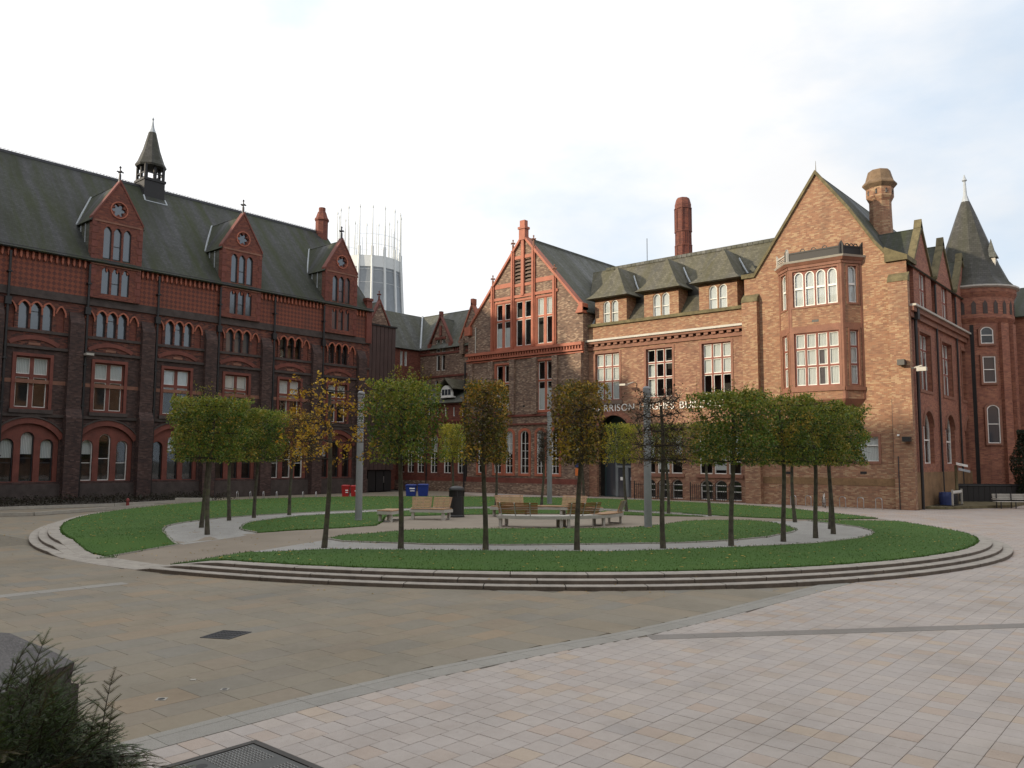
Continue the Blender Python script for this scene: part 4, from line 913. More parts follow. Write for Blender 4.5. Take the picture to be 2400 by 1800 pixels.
MB().fbox(FC, gx-.34, gx+.34, 22.5, 23.5, -.3, .25).fbox(FC, gx-.42, gx+.42, 23.5, 23.7, -.38, .33).fbox(FC, gx-.28, gx+.28, 23.7, 24.3, -.25, .2).build('chimney_finial', 'terracotta_bright', CB)
strings(FC, CB, ((17.35, 17.6, .10, 'terracotta_bright'), ), -49.6, -41.7)
strings(FC, CB, ((20.85, 21.15, .07, 'terracotta_bright'), (18.35, 18.6, .07, 'terracotta_bright')), -46.7, -44.5)
for a, b in ((-49.0, -46.95), (-44.2, -42.2)): MB().fbox(FC, a, b, 18.45, 18.85, -.05, .04).build('band', 'terracotta_bright', CB)
strings(FC, CB, ((12.5, 12.75, .34, 'terracotta_bright'), (12.05, 12.2, .22, 'terracotta_bright'), (11.85, 11.97, .1, 'terracotta_bright'), (6.75, 6.92, .12, 'terracotta'), (6.0, 6.15, .12, 'terracotta'), (.95, 1.4, .12, 'terracotta'), (0, .95, .18, 'brick_gable')), x0c-.1, x1c+.05)
dn = MB(); x = x0c+.2
while x < x1c-.1: dn.fbox(FC, x, x+.14, 12.2, 12.5, -.02, .24); x += .3
dn.build('dentils', 'terracotta_bright', CB)
for x in (-51.85, -49.3, -46.75, -44.2, -41.95, -39.45): MB().fbox(FC, x-.28, x+.28, 6.95, 11.85, -.05, .24).build('pilaster', 'brick_gable', CB)
cp = MB()
for xa, za in ((x0c-.15, 14.75), (x1c+.15, 15.4)):
    cp.hexa([FC(xa, za, -.5), FC(xa, za, .2), FC(gx, 22.8, .2), FC(gx, 22.8, -.5)], [FC(xa, za+.28, -.5), FC(xa, za+.28, .2), FC(gx, 23.1, .2), FC(gx, 23.1, -.5)])
cp.fbox(FC, x0c-.25, x0c+.5, 14.5, 15.3, -.5, .3); cp.fprism(FC, [(x1c-.6, 15.2), (x1c+.15, 15.2), (x1c+.15, 16.0), (x1c-.1, 16.1)], -.5, .3)
cp.build('coping', 'terracotta_bright', CB)
rf = MB()
for xa, za in ((x0c-.3, 14.7), (x1c+.3, 15.3)): slab(rf, [FC(xa, za, -.3), FC(gx, 22.75, -.3), FC(gx, 22.75, -20), FC(xa, za, -20)], .1)
rf = rf.build('roof', 'slate_grey', CB); MB().box(gx-.12, YC+.4, 22.6, gx+.12, YC+20, 22.86).build('ridge_tiles', 'slate_grey', rf)
for x in (-51.3,): MB().tube(FC(x, 12.8, .08), FC(x, 15.2, .08), .05).build('drainpipe', 'white_gutter', CB)
MB().tube(FC(-52.55, 0, .15), FC(-52.55, 12, .15), .08).build('drainpipe', 'iron', CB)
sg = MB(); [sg.fbox(FC, -51.4+k*.16, -51.31+k*.16, 3.25, 3.43, .0, .02) for k in range(6)]; sg.build('faint_lettering', 'white_paint', CB)
MB().fbox(FC, -39.9, -39.6, 2.9, 4.2, .02, .05).build('notice', 'white_paint', CB); MB().fbox(FC, -39.9, -39.6, 2.4, 2.9, .02, .05).build('notice', 'notice_blue', CB); MB().fbox(FC, -39.9, -39.55, 1.7, 2.3, .02, .05).build('notice', 'notice_orange', CB)
for x in (-45.6, -44.4): MB().fbox(FC, x, x+.22, 7.55, 7.75, 0, .01).build('air_brick', 'iron', CB)

# ------------------------------------------------------------------ main orange brick building: centre range, right gable, side front
HB = thing('orange_brick_building', (-25, 55, 0), 'large orange brick building with lettered front, three hipped dormers and right-hand bay gable', 'building')
YM = 55.1; FM = frame((0, YM, 0), (1, 0, 0), (0, -1, 0)); xa, xbm = -39.1, -24.9
W3 = [rect(c-1.17, c+1.17, 7.85, 11.72) for c in (-37.25, -32.4, -27.55)]
door = arch(-38.35, -35.05, 0, 4.95, 1.7, 14)
LW = [[rect(a, b, 2.0, 4.9) for a, b in ((-33.9, -32.85), (-32.65, -31.6), (-31.45, -30.5))], [rect(a, b, 2.0, 4.9) for a, b in ((-29.05, -28.02), (-27.88, -26.9), (-26.74, -25.78))]]
BW = [[arch(a, b, .1, 1.25, .3) for a, b in ((-33.9, -32.85), (-32.65, -31.6), (-31.45, -30.5))], [arch(a, b, .1, 1.25, .3) for a, b in ((-29.05, -28.02), (-27.88, -26.9), (-26.74, -25.78))]]
MB().fwall(FM, rect(xa, xbm, 0, 12.2), W3+[door]+LW[0]+LW[1]+BW[0]+BW[1], .32).build('wall', 'brick_hh', HB)
MB().fwall(FM, rect(xa, xbm, 12.7, 14.1)).build('parapet', 'brick_bay', HB)
MB().fbox(FM, xa, xbm, 0, 17, -2.0, -1.7).build('interior', 'interior', HB)
fz = MB(); fz.fbox(FM, xa, xbm, 12.05, 12.35, -.05, .12); fz.fbox(FM, xa, xbm, 12.55, 12.72, -.05, .34); x = xa+.15
while x < xbm-.2: fz.fprism(FM, [(x, 12.35), (x+.34, 12.35), (x+.34, 12.55), (x, 12.55)], -.05, .26); x += .62
fz.build('corbel_frieze', 'terracotta_dull', HB)
MB().fbox(FM, xa-.2, xbm, 12.74, 12.90, .10, .46).build('gutter', 'white_gutter', HB)
MB().fbox(FM, xa, xbm, 14.02, 14.26, -.4, .18).build('parapet_coping', 'stone_moss', HB)
for i, h in enumerate(W3):
    MB().fring(FM, h, .18, -.02, .04).build('surround', 'terracotta_dull', HB)
    window(HB, FM, h, 3, (9.42, 10.6), d=-.20, fw=.07, bw=.12, hw=.11, mat='mullion_red', sash=.05, blind=(1, 0, .62)[i], th=.07)
    MB().fbox(FM, h[0][0]-.3, h[1][0]+.3, 7.5, 7.82, -.02, .14).build('sill', 'stone_sill', HB)
MB().fprism(FM, rect(-33.55, -32.85, 7.9, 10.55), -.42, -.38).build('curtain', 'blind', HB)
for grp in LW:
    for i, h in enumerate(grp): window(HB, FM, h, 1, (2.9,), d=-.15, fw=.06, bw=.05, blind=(.6, .9, .5)[i])
    MB().fbox(FM, grp[0][0][0]-.25, grp[2][1][0]+.2, 1.72, 1.95, -.02, .12).build('sill', 'terracotta_dull', HB)
for grp in BW:
    for h in grp: window(HB, FM, h, 1, (.72, 1.15), d=-.25, fw=.05, bw=.05)
    a, b = grp[0][0][0]-.5, grp[2][1][0]+.1
    for k in range(int((b-a)/.17)): MB().fbox(FM, a+k*.17, a+k*.17+.03, .05, 1.25, .55, .58).build('railing_bar', 'iron', HB)
    MB().fbox(FM, a, b, 1.08, 1.12, .545, .585).fbox(FM, a, b, .2, .24, .545, .585).fbox(FM, a-.02, a+.04, 0, 1.4, .54, .60).build('railing', 'iron', HB)
# entrance: arched recess with dark glazed screen and double doors
ar = MB(); ar.farc(FM, -36.7, 4.95, 1.66, 2.12, 0, math.pi, -.02, .05, 16); ar.build('arch', 'brick_side', HB)
MB().fprism(FM, arch(-38.35, -35.05, 0, 4.95, 1.7, 14), -1.25, -1.2).build('screen', 'teal_frame', HB)
for a, b, z0, z1 in ((-38.2, -37.25, .1, 5.4), (-37.15, -35.2, 2.55, 5.2)): MB().fbox(FM, a, b, z0, z1, -1.2, -1.18).build('glazing', 'glass_leaded', HB)
dm = MB(); dm.fbox(FM, -37.2, -37.1, 0, 5.6, -1.2, -1.05); dm.fbox(FM, -37.1, -35.15, 2.38, 2.55, -1.2, -1.05); dm.fbox(FM, -38.3, -37.2, 3.2, 3.26, -1.2, -1.1); dm.fbox(FM, -36.2, -36.08, 0, 2.4, -1.2, -1.06); dm.fbox(FM, -35.25, -35.12, 0, 2.4, -1.2, -1.06); dm.build('screen_frame', 'door_grey', HB)
for a, b in ((-37.08, -36.2), (-36.08, -35.27)):
    d_ = MB(); d_.fbox(FM, a, b, .02, 2.36, -1.16, -1.12); d_ = d_.build('door', 'glass_leaded', HB)
    MB().fbox(FM, a, a+.09, .02, 2.36, -1.12, -1.08).fbox(FM, b-.09, b, .02, 2.36, -1.12, -1.08).build('door_stile', 'door_grey', d_)
    MB().fbox(FM, a+.3, b-.12, 1.35, 1.62, -1.115, -1.10).build('door_notice', 'letter_white', d_)
# lettering
def letters(F, text, u, z, size, d, par, m, ext=.02, gap=1.0):
    cu = bpy.data.curves.new('t', 'FONT'); cu.size = size; cu.extrude = ext; cu.offset = -.004
    ob = bpy.data.objects.new('t', cu); col.objects.link(ob)
    for chh in text:
        if chh == ' ': u += size*.34*gap; continue
        cu.body = chh; bpy.context.view_layer.update(); dg = bpy.context.evaluated_depsgraph_get(); me = bpy.data.meshes.new_from_object(ob.evaluated_get(dg))
        xs = [v.co.x for v in me.vertices]; w = max(xs)-min(xs); x_ = min(xs)
        for v in me.vertices: p = F(u+(v.co.x-x_), z+v.co.y, d+v.co.z)-ORG[par.name]; v.co = p
        me.materials.clear(); me.materials.append(MATS[m]); o = bpy.data.objects.new('letter', me); col.objects.link(o); o.parent = par
        u += w+size*.105*gap
    bpy.data.objects.remove(ob); bpy.data.curves.remove(cu)
letters(FM, 'HARRISON HUGHES BUILDING', -38.75, 6.93, .80, .06, HB, 'letter_white', .025, 1.42)
letters(FM, 'School of', -36.9, 4.0, .36, -1.16, HB, 'letter_white', .005); letters(FM, 'Engineering', -36.9, 3.45, .36, -1.16, HB, 'letter_white', .005)
MB().tube(FM(-34.6, 9.15, 0), FM(-34.6, 9.15, .35), .04).tube(FM(-34.9, 8.95, .75), FM(-34.6, 9.15, .3), .05).box(-35.35, YM-1.15, 8.85, -34.8, YM-.75, 9.0).build('wall_lamp', 'white_gutter', HB)
# hipped dormers
for i, c in enumerate((-37.05, -32.3, -27.45)):
    FD = frame((0, YM+.25, 0), (1, 0, 0), (0, -1, 0))
    h2 = [arch(c-.74, c-.06, 14.28, 15.85, .28), arch(c+.06, c+.74, 14.28, 15.85, .28)]
    d_ = MB(); d_.fwall(FD, rect(c-1.55, c+1.55, 14.1, 16.5), h2, .2)
    for s in (-1, 1): d_.poly([FD(c+s*1.55, 14.1), FD(c+s*1.55, 16.5), FD(c+s*1.55, 16.5, -3), FD(c+s*1.55, 14.1, -3)])
    d_ = d_.build('dormer', 'brick_bay', HB)
    MB().fprism(FD, rect(c-1.5, c+1.5, 14.2, 16.4), -.8, -.7).build('interior', 'interior', d_)
    for h in h2: window(HB, FD, h, 1, (15.1,), d=-.12, fw=.06, bw=.05, blind=1)
    dr = MB(); ev, yf = 16.35, YM-.45
    prof = [(2.05, ev, yf), (1.55, ev+.42, yf+.42), (.85, ev+1.45, yf+1.05), (.02, ev+2.75, yf+1.75)]
    for (w0, z0, y0), (w1, z1, y1) in zip(prof, prof[1:]):
        dr.poly([(c-w0, y0, z0), (c+w0, y0, z0), (c+w1, y1, z1), (c-w1, y1, z1)])
        for s in (-1, 1): dr.poly([(c+s*w0, y0, z0), (c+s*w1, y1, z1), (c+s*w1, YM+5, z1), (c+s*w0, YM+5, z0)])
    dr.poly([(c-2.05, yf, ev), (c+2.05, yf, ev), (c+2.0, YM+3, ev-.02), (c-2.0, YM+3, ev-.02)])
    dr.build('dormer_roof', 'slate_hh', d_)
    MB().path([(c+1.95, YM+1.9, 16.5), (c+1.1, YM+2.5, 17.7), (c+.3, YM+3.4, 18.7)], .07).build('flashing', 'lead', d_)
rf = MB(); slab(rf, [(xa-.4, YM+.25, 14.05), (xbm+.6, YM+.25, 14.05), (xbm+.6, YM+5.0, 20.1), (xa-3, YM+5.0, 20.1)], .1); slab(rf, [(xa-3, YM+5.0, 20.1), (xbm+.6, YM+5.0, 20.1), (xbm+.6, YM+10, 14), (xa-.4, YM+10, 14)], .1)
rf = rf.build('roof', 'slate_hh', HB)
rt = MB(); x = xa-1.5
while x < xbm: rt.box(x, YM+4.86, 20.0, x+.42, YM+5.14, 20.26); x += .45
rt.build('ridge_tiles', 'slate_grey', rf)
for x in (-39.0, -34.7, -29.9, -25.6):
    v = MB(); v.prism([(x-.35, YM+2.3, 17.2), (x+.35, YM+2.3, 17.2), (x, YM+2.3, 17.75)], [(x-.35, YM+3.4, 17.9), (x+.35, YM+3.4, 17.9), (x, YM+3.2, 17.8)]); v.build('roof_vent', 'slate_grey', rf)
MB().path([(xa+.25, YM+.2, 14.2), (xa+.15, YM+1.4, 15.6), (xa-.6, YM+4.2, 19.2)], .09).build('flashing', 'lead', rf)
MB().tube((-37.0, YM+6, 19.5), (-37.0, YM+6, 22.6), .03).build('lightning_rod', 'iron_grey', rf)

# right gable with two-storey canted bay (facade y = 54.6)
YR = 54.6; FR = frame((0, YR, 0), (1, 0, 0), (0, -1, 0)); ga = -19.65; XE = -14.1
sw = rect(-17.65, -16.18, 2.98, 4.55)
gout = [(-25.0, 0), (XE, 0), (XE, 16.0), (-15.15, 16.0), (-15.9, 17.0), (-17.45, 19.55), (ga, 22.6), (-24.15, 16.2), (-25.0, 16.2)]
MB().fwall(FR, gout, [sw], .22).build('wall', 'brick_bay', HB)
window(HB, FR, sw, 1, (4.0,), d=-.12, fw=.05, hw=.06, blind=1)
MB().fring(FR, sw, .16, -.02, .05).build('surround', 'terracotta_dull', HB)
MB().poly([FR(-25, 0), FR(-25, 16.2), FR(-25, 16.2, -8), FR(-25, 0, -8)]).build('side_wall', 'brick_hh', HB)
cp = MB(); P = [(-25.15, 16.05), (-24.2, 16.05), (ga, 22.6), (-17.45, 19.55), (-15.9, 17.0), (-15.0, 15.85)]
for (u0_, z0_), (u1_, z1_) in zip(P, P[1:]): cp.hexa([FR(u0_, z0_, -.35), FR(u0_, z0_, .16), FR(u1_, z1_, .16), FR(u1_, z1_, -.35)], [FR(u0_, z0_+.30, -.35), FR(u0_, z0_+.30, .16), FR(u1_, z1_+.30, .16), FR(u1_, z1_+.30, -.35)])
cp.tube(FR(ga, 22.8, -.1), FR(ga, 23.6, -.1), .03, .01); cp.build('coping', 'stone_moss', HB)
def pier(u0_, u1_, zt, m):
    p = MB(); p.fbox(FR, u0_, u1_, 0, zt, -.05, .42); p = p.build('buttress', m, HB)
    MB().prism([FR(u0_-.03, zt, -.03), FR(u0_-.03, zt, .46), FR(u0_-.03, zt+.3, .34), FR(u0_-.03, zt+.62, -.03)], [FR(u1_+.03, zt, -.03), FR(u1_+.03, zt, .46), FR(u1_+.03, zt+.3, .34), FR(u1_+.03, zt+.62, -.03)]).build('weathering', 'stone_moss', p)
MB().fprism(FR, [(-15.35, 15.75), (XE+.12, 15.75), (XE+.12, 16.05), (-14.6, 16.35), (-15.35, 16.75)], -2.0, .2).build('kneeler', 'stone_moss', HB)
pier(-25.05, -23.92, 14.25, 'brick_bay'); pier(-15.15, -13.98, 14.35, 'brick_bay')
# canted bay: left flank, front, right flank
yb = YR-1.2; bl, br = (-22.43, YR), (-16.85, YR); fl_, fr_ = (-21.25, yb), (-17.72, yb)
def faceframe(p, q):
    d = Vector((q[0]-p[0], q[1]-p[1], 0)); L = d.length; d /= L; return frame((p[0], p[1], 0), d, (d.y, -d.x, 0)), L
BAY = MB()
faces = [faceframe(bl, fl_), faceframe(fl_, fr_), faceframe(fr_, br)]
for k, (F, L) in enumerate(faces):
    if k == 1: hU = rect(.28, L-.28, 13.3, 15.72); hL = rect(.28, L-.28, 7.9, 11.5)
    else: hU = rect(.45, L-.4, 13.3, 15.72); hL = rect(.45, L-.4, 7.9, 11.5)
    MB().fwall(F, rect(0, L, 7.0, 16.1), [hU, hL], .2).build('bay_wall', 'brick_bay', HB)
    su = MB()
    for h in (hU, hL):
        su.fring(F, h, .13, -.02, .05)
    su.fbox(F, 0, L, 15.9, 16.15, -.02, .08); su.fbox(F, 0, L, 7.55, 7.78, -.02, .10); su.fbox(F, 0, .16, 7.0, 16.1, -.01, .03); su.fbox(F, L-.16, L, 7.0, 16.1, -.01, .03); su.fbox(F, .1, L-.1, 11.63, 11.95, -.01, .04)
    su.build('surround', 'terracotta_dull', HB)
    if k == 1:
        n = 4; w = (hU[1][0]-hU[0][0])/n
        ups = [arch(hU[0][0]+w*j+.05, hU[0][0]+w*(j+1)-.05, 13.32, 15.35, .33) for j in range(n)]
        MB().fwall(F, hU, ups, .1, -.06).build('tracery', 'mullion_red', HB)
        for h in ups: window(HB, F, h, 1, (14.55,), d=-.14, fw=.06, hw=.13, bw=.1, blind=1)
        window(HB, F, hL, 4, (9.25, 10.42), d=-.12, fw=.08, bw=.13, hw=.12, mat='mullion_red', sash=.05, blind=1, th=.07)
        MB().fprism(F, rect(hL[0][0]+w*2+.1, hL[0][0]+w*2+.42, 7.9, 10.3), -.20, -.18).build('curtain', 'curtain_dark', HB); MB().fprism(F, rect(hL[0][0]+w*.75, hL[0][0]+w*.98, 7.9, 10.3), -.20, -.18).build('curtain', 'curtain_dark', HB)
    else:
        h = arch(hU[0][0], hU[1][0], 13.32, 15.4, .32)
        MB().fwall(F, hU, [h], .1, -.06).build('tracery', 'mullion_red', HB); window(HB, F, h, 1, (14.55,), d=-.14, fw=.06, hw=.13, blind=1)
        window(HB, F, hL, 1, (9.25, 10.42), d=-.12, fw=.08, hw=.12, mat='mullion_red', sash=.05, blind=1, th=.07)
ring = [bl, fl_, fr_, br]
def off(o): return [(bl[0]-o, YR), (fl_[0]-o*.75, yb-o), (fr_[0]+o*.75, yb-o), (br[0]+o, YR)]
MB().prism([(x_, y_, 16.1) for x_, y_ in off(.12)], [(x_, y_, 16.3) for x_, y_ in off(.25)]).build('bay_cornice', 'terracotta_dull', HB)
MB().prism([(x_, y_, 16.3) for x_, y_ in off(.26)], [(x_, y_, 16.42) for x_, y_ in off(.34)]).build('bay_gutter', 'white_gutter', HB)
MB().prism([(x_, y_, 7.0) for x_, y_ in off(.0)], [(x_, y_, 6.3) for x_, y_ in off(-.55)]).build('bay_corbel', 'terracotta_dull', HB)
for k, (F, L) in enumerate([faceframe(*p) for p in zip(off(.1), off(.1)[1:])]):
    pp = MB(); pp.fbox(F, .05, L-.05, 16.42, 16.52, -.08, .0); pp.fbox(F, .05, L-.05, 16.95, 17.05, -.08, 0)
    if k == 0: [pp.fbox(F, .1, L-.1, 16.57+.12*q, 16.62+.12*q, -.06, -.02) for q in range(3)]
    else: pp.fbox(F, .08, L-.08, 16.52, 16.95, -.07, -.03)
    pp = pp.build('bay_parapet', 'white_gutter' if k == 0 else 'cladding_black', HB)
    for u in (0, L): MB().fprism(F, [(u-.12, 16.42), (u+.12, 16.42), (u+.12, 17.1), (u, 17.35), (u-.12, 17.1)], -.12, .04).build('post', 'white_gutter' if (k == 0) else 'cladding_black', pp)
    if k: [MB().farc(F, L*q, 17.05, .12, .17, 0, math.pi, -.06, -.02, 6).build('cresting', 'cladding_black', pp) for q in (.3, .5, .7)]
for x, z in ((-22.1, 2.17), (-17.16, 2.24)): MB().fbox(FR, x-.2, x+.2, z-.08, z+.08, 0, .01).build('air_brick', 'iron', HB)
MB().box(-19.75, yb-.012, 12.17, -19.3, yb, 12.33).build('air_brick', 'iron', HB)
strings(FR, HB, ((1.42, 1.88, .02, 'plinth_moss'),), -23.9, -15.2)
MB().fbox(FR, -14.62, -14.2, 8.95, 9.3, .5, .95).fbox(FR, -14.3, -14.2, 9.05, 9.2, .42, .55).build('floodlight', 'black_plastic', HB)
MB().tube((XE+.1, YR-.2, 8.75), (XE+.75, YR-.3, 8.9), .05).box(XE+.45, YR-.45, 8.55, XE+1.0, YR-.15, 8.8).build('wall_lamp', 'white_gutter', HB)
MB().fbox(FR, -14.9, -14.78, 4.55, 4.67, .42, .54).build('camera_dome', 'letter_white', HB); MB().fbox(FR, -14.55, -14.1, 4.2, 4.5, .45, .8).build('wall_lamp', 'black_plastic', HB)
MB().tube(FR(-15.25, 3.2, .04), FR(-15.25, 6.9, .04), .03).tube(FR(-14.9, 0, .46), FR(-14.9, 3.3, .46), .03).build('conduit', 'iron_grey', HB)
# side front (x = -14.1), receding to the turret
FE = frame((XE, 0, 0), (0, 1, 0), (1, 0, 0)); YT = 72.6
SB = [58.3, 64.1, 69.9]; sh_ = []
for c in SB: sh_ += [rect(c-1.45, c+1.35, 7.65, 11.45), arch(c-1.25, c+1.25, 2.85, 4.9, 1.4, 14)]
MB().fwall(FE, rect(YR, YT, 0, 12.9), sh_, .4).build('wall', 'brick_side', HB)
MB().fbox(FE, YR+.3, YT, 0, 16, -2.1, -1.8).build('interior', 'interior', HB)
for c in SB:
    r_ = rect(c-1.45, c+1.35, 7.65, 11.45); MB().fring(FE, r_, .2, -.02, .05).build('surround', 'terracotta_dull', HB)
    window(HB, FE, r_, 3, (9.2, 10.4), d=-.3, fw=.06, bw=.1, hw=.1, mat='mullion_red', sash=.05, blind=.4, th=.07)
    a_ = arch(c-1.25, c+1.25, 2.85, 4.9, 1.4, 14); window(HB, FE, a_, 2, (4.4,), d=-.32, fw=.07, bw=.1, hw=.1, mat='white_paint', th=.05)
    MB().farc(FE, c, 4.9+1.4-(1.25**2+1.4**2)/(2*1.4), (1.25**2+1.4**2)/(2*1.4), (1.25**2+1.4**2)/(2*1.4)+.25, R(10), R(170), -.02, .08, 12).build('arch', 'terracotta_dull', HB)
    o_ = [(c-2.2, 12.9), (c+2.2, 12.9), (c+2.2, 15.8), (c, 18.6), (c-2.2, 15.8)]; h = rect(c-.75, c+.75, 13.15, 15.55)
    g = MB(); g.fwall(FE, o_, [h], .25); g.quadstrip([FE(u, z) for u, z in o_], [FE(u, z, -.4) for u, z in o_], True); g = g.build('gable', 'brick_side', HB)
    window(HB, FE, h, 2, (14.4,), d=-.14, fw=.08, bw=.14, hw=.12, mat='mullion_red', sash=.05, blind=.5, th=.06)
    cp = MB()
    for s in (-1, 1): cp.hexa([FE(c+s*2.35, 15.7, -.35), FE(c+s*2.35, 15.7, .12), FE(c, 18.6, .12), FE(c, 18.6, -.35)], [FE(c+s*2.35, 15.95, -.35), FE(c+s*2.35, 15.95, .12), FE(c, 18.95, .12), FE(c, 18.95, -.35)])
    cp.fprism(FE, [(c-.3, 18.6), (c+.3, 18.6), (c, 19.25)], -.35, .12); cp.build('coping', 'stone_moss', g)
    dr = MB()
    for s in (-1, 1): slab(dr, [FE(c+s*2.3, 15.75, -.1), FE(c, 18.65, -.1), FE(c, 18.65, -3.6), FE(c+s*2.3, 15.75, -1.2)], .08)
    dr.build('gable_roof', 'slate', g)
    MB().tube(FE(c+2.75, 0, .12), FE(c+2.75, 15.2, .12), .07).build('drainpipe', 'iron', HB)
MB().fbox(FE, YR+.15, YT, 12.9, 15.6, -.6, -.3).build('attic_wall', 'brick_side', HB)
MB().fbox(FE, YR-.1, YT, 12.45, 12.75, -.05, .35).fbox(FE, YR-.1, YT, 12.1, 12.45, -.05, .18).build('cornice', 'terracotta_dull', HB)
MB().fbox(FE, YR-.1, YT, 12.75, 12.88, .1, .5).build('gutter', 'white_gutter', HB)
strings(FE, HB, ((0, 2.3, .12, 'plinth_moss'),), YR, YT)
MB().tube(FE(YR+.9, 0, .18), FE(YR+.9, 12.6, .18), .10).fbox(FE, YR+.65, YR+1.15, 12.0, 12.7, .05, .4).build('drainpipe', 'iron', HB)
# roof of the right block, with flared right slope and octagonal chimney
rf = MB(); slab(rf, [(ga, YR+.3, 22.75), (ga, 74, 22.75), (-25.0, 74, 15.0), (-25.0, YR+.3, 15.0)], .1)
prof = [(ga, 22.75), (-17.45, 19.7), (-15.9, 17.1), (-13.95, 15.55)]
for (p0, q0), (p1, q1) in zip(prof, prof[1:]): slab(rf, [(p0, YR+.3, q0), (p0, 74, q0), (p1, 74, q1), (p1, YR+.3, q1)], .1)
rf = rf.build('roof', 'slate', HB)
MB().poly([(-25, 74, 0), (XE, 74, 0), (XE, 74, 15.6), (ga, 74, 22.6), (-25, 74, 15)]).build('rear_wall', 'brick_side', HB)
ox, oy = -17.05, 60.0
oc = MB(); oc.lathe(ox, oy, [(.84, 16.5), (.74, 20.9), (.74, 21.4), (.92, 21.75), (.92, 22.45)], 8, R(22.5)); oc = oc.build('chimney', 'brick_bay', HB)
MB().lathe(ox, oy, [(.94, 22.4), (1.16, 22.65), (1.16, 22.75), (.94, 23.0), (.74, 23.7), (.66, 23.75)], 8, R(22.5)).build('chimney_cap', 'cap_stone', oc)
sl = MB()
for k in range(8):
    a = R(45*k); sl.lathe(ox+.85*math.cos(a), oy+.85*math.sin(a), [(.07, 21.9), (.07, 22.15), (.0, 22.3)], 6)
sl.build('smoke_slot', 'iron', oc)

# ------------------------------------------------------------------ round turret building
TB = thing('round_turret', (-13.9, 72.5, 0), 'round red brick stair turret with tall conical slate spire at the right edge', 'tower')
tx, ty = -14.1, 72.6
tw = MB(); tw.lathe(tx, ty, [(2.75, 0), (2.75, 13.6), (3.0, 14.0), (3.0, 15.6), (3.2, 16.0), (3.2, 16.3)], 24); tw.build('wall', 'brick_side', TB)
MB().lathe(tx, ty, [(3.22, 16.3), (3.42, 16.4), (3.42, 16.52), (3.2, 16.56)], 24).build('gutter', 'white_gutter', TB)
cone = MB(); cone.lathe(tx, ty, [(3.35, 16.5), (2.75, 17.2), (2.15, 18.6), (1.45, 20.7), (.75, 22.8), (.32, 24.0)], 12, R(15)); cone = cone.build('spire', 'slate_spire', TB)
MB().lathe(tx, ty, [(.33, 23.95), (.14, 24.6), (.09, 25.7), (.20, 25.8), (.12, 25.95), (.02, 26.3)], 8).build('finial', 'lead', cone)
lu = MB(); lx, ly = tx+1.75, ty-.6; lu.box(lx-.3, ly-.3, 17.7, lx+.3, ly+.3, 18.9); lu = lu.build('lucarne', 'white_gutter', cone)
MB().lathe(lx, ly, [(.62, 18.95), (.55, 19.1), (.28, 19.6), (.02, 20.5)], 4, R(45)).build('lucarne_roof', 'slate_grey', cone)
cv = MB()
for k in range(24):
    a = R(15*k); ux, uy = math.cos(a), math.sin(a); p = [(-.16, 14.3), (.16, 14.3), (.16, 15.1), (0, 15.35), (-.16, 15.1)]
    F = frame((tx+3.0*ux, ty+3.0*uy, 0), (-uy, ux, 0), (ux, uy, 0)); cv.fprism(F, p, -.05, .015)
cv.build('arcade', 'stone_dark', TB)
dirc = Vector((-tx+6, -ty, 0)).normalized(); base_a = math.atan2(dirc.y, dirc.x)
for (z0, z1, rs, da) in ((12.0, 13.3, .28, .28), (9.0, 11.0, 0, .30), (4.4, 7.3, .3, .34)):
    a = base_a+da; ux, uy = math.cos(a), math.sin(a); F = frame((tx+2.72*ux, ty+2.72*uy, 0), (-uy, ux, 0), (ux, uy, 0))
    ol = arch(-.45, .45, z0, z1-rs, rs) if rs else rect(-.45, .45, z0, z1)
    MB().fring(F, ol, .16, -.05, .14).build('surround', 'terracotta_dull', TB); window(TB, F, ol, 1, ((z0+z1)/2,), d=.08, fw=.06, hw=.06, th=.04, glass='glass_leaded')
for k in range(3):
    a = base_a+(-.55, .75, 1.2)[k]; ux, uy = math.cos(a), math.sin(a); F = frame((tx+2.72*ux, ty+2.72*uy, 0), (-uy, ux, 0), (ux, uy, 0)); MB().fbox(F, -.35, .35, 0, 13.6, -.1, .28).build('pilaster', 'brick_side', TB)
MB().box(-13.9, 69.9, 0, -13.45, 70.5, 13.5).build('drain_shaft', 'iron', TB)
RB = thing('right_range', (-4, 78, 0), 'shaded red brick range behind the turret at the far right edge', 'building')
FB = frame((0, 76, 0), (1, 0, 0), (0, -1, 0)); rw = [rect(x, x+1.1, z, z+2.2) for x in (-9.8, -7.2, -4.6) for z in (2.5, 6.5, 10.5)]
MB().fwall(FB, rect(-12, 10, 0, 14.8), rw, .25).build('wall', 'brick_side', RB)
for h in rw: window(RB, FB, h, 2, (h[0][1]+1.1,), d=-.15, fw=.06)
MB().fbox(FB, -12, 10, 0, 14.6, -2.2, -1.9).build('interior', 'interior', RB); q = MB(); slab(q, [FB(-12, 14.7, .4), FB(10, 14.7, .4), FB(10, 18, -5), FB(-12, 18, -5)], .1); q.build('roof', 'slate', RB)
MB().fbox(FB, -12, 10, 0, 1.0, -.02, .2).build('plinth', 'stone_sill', RB)

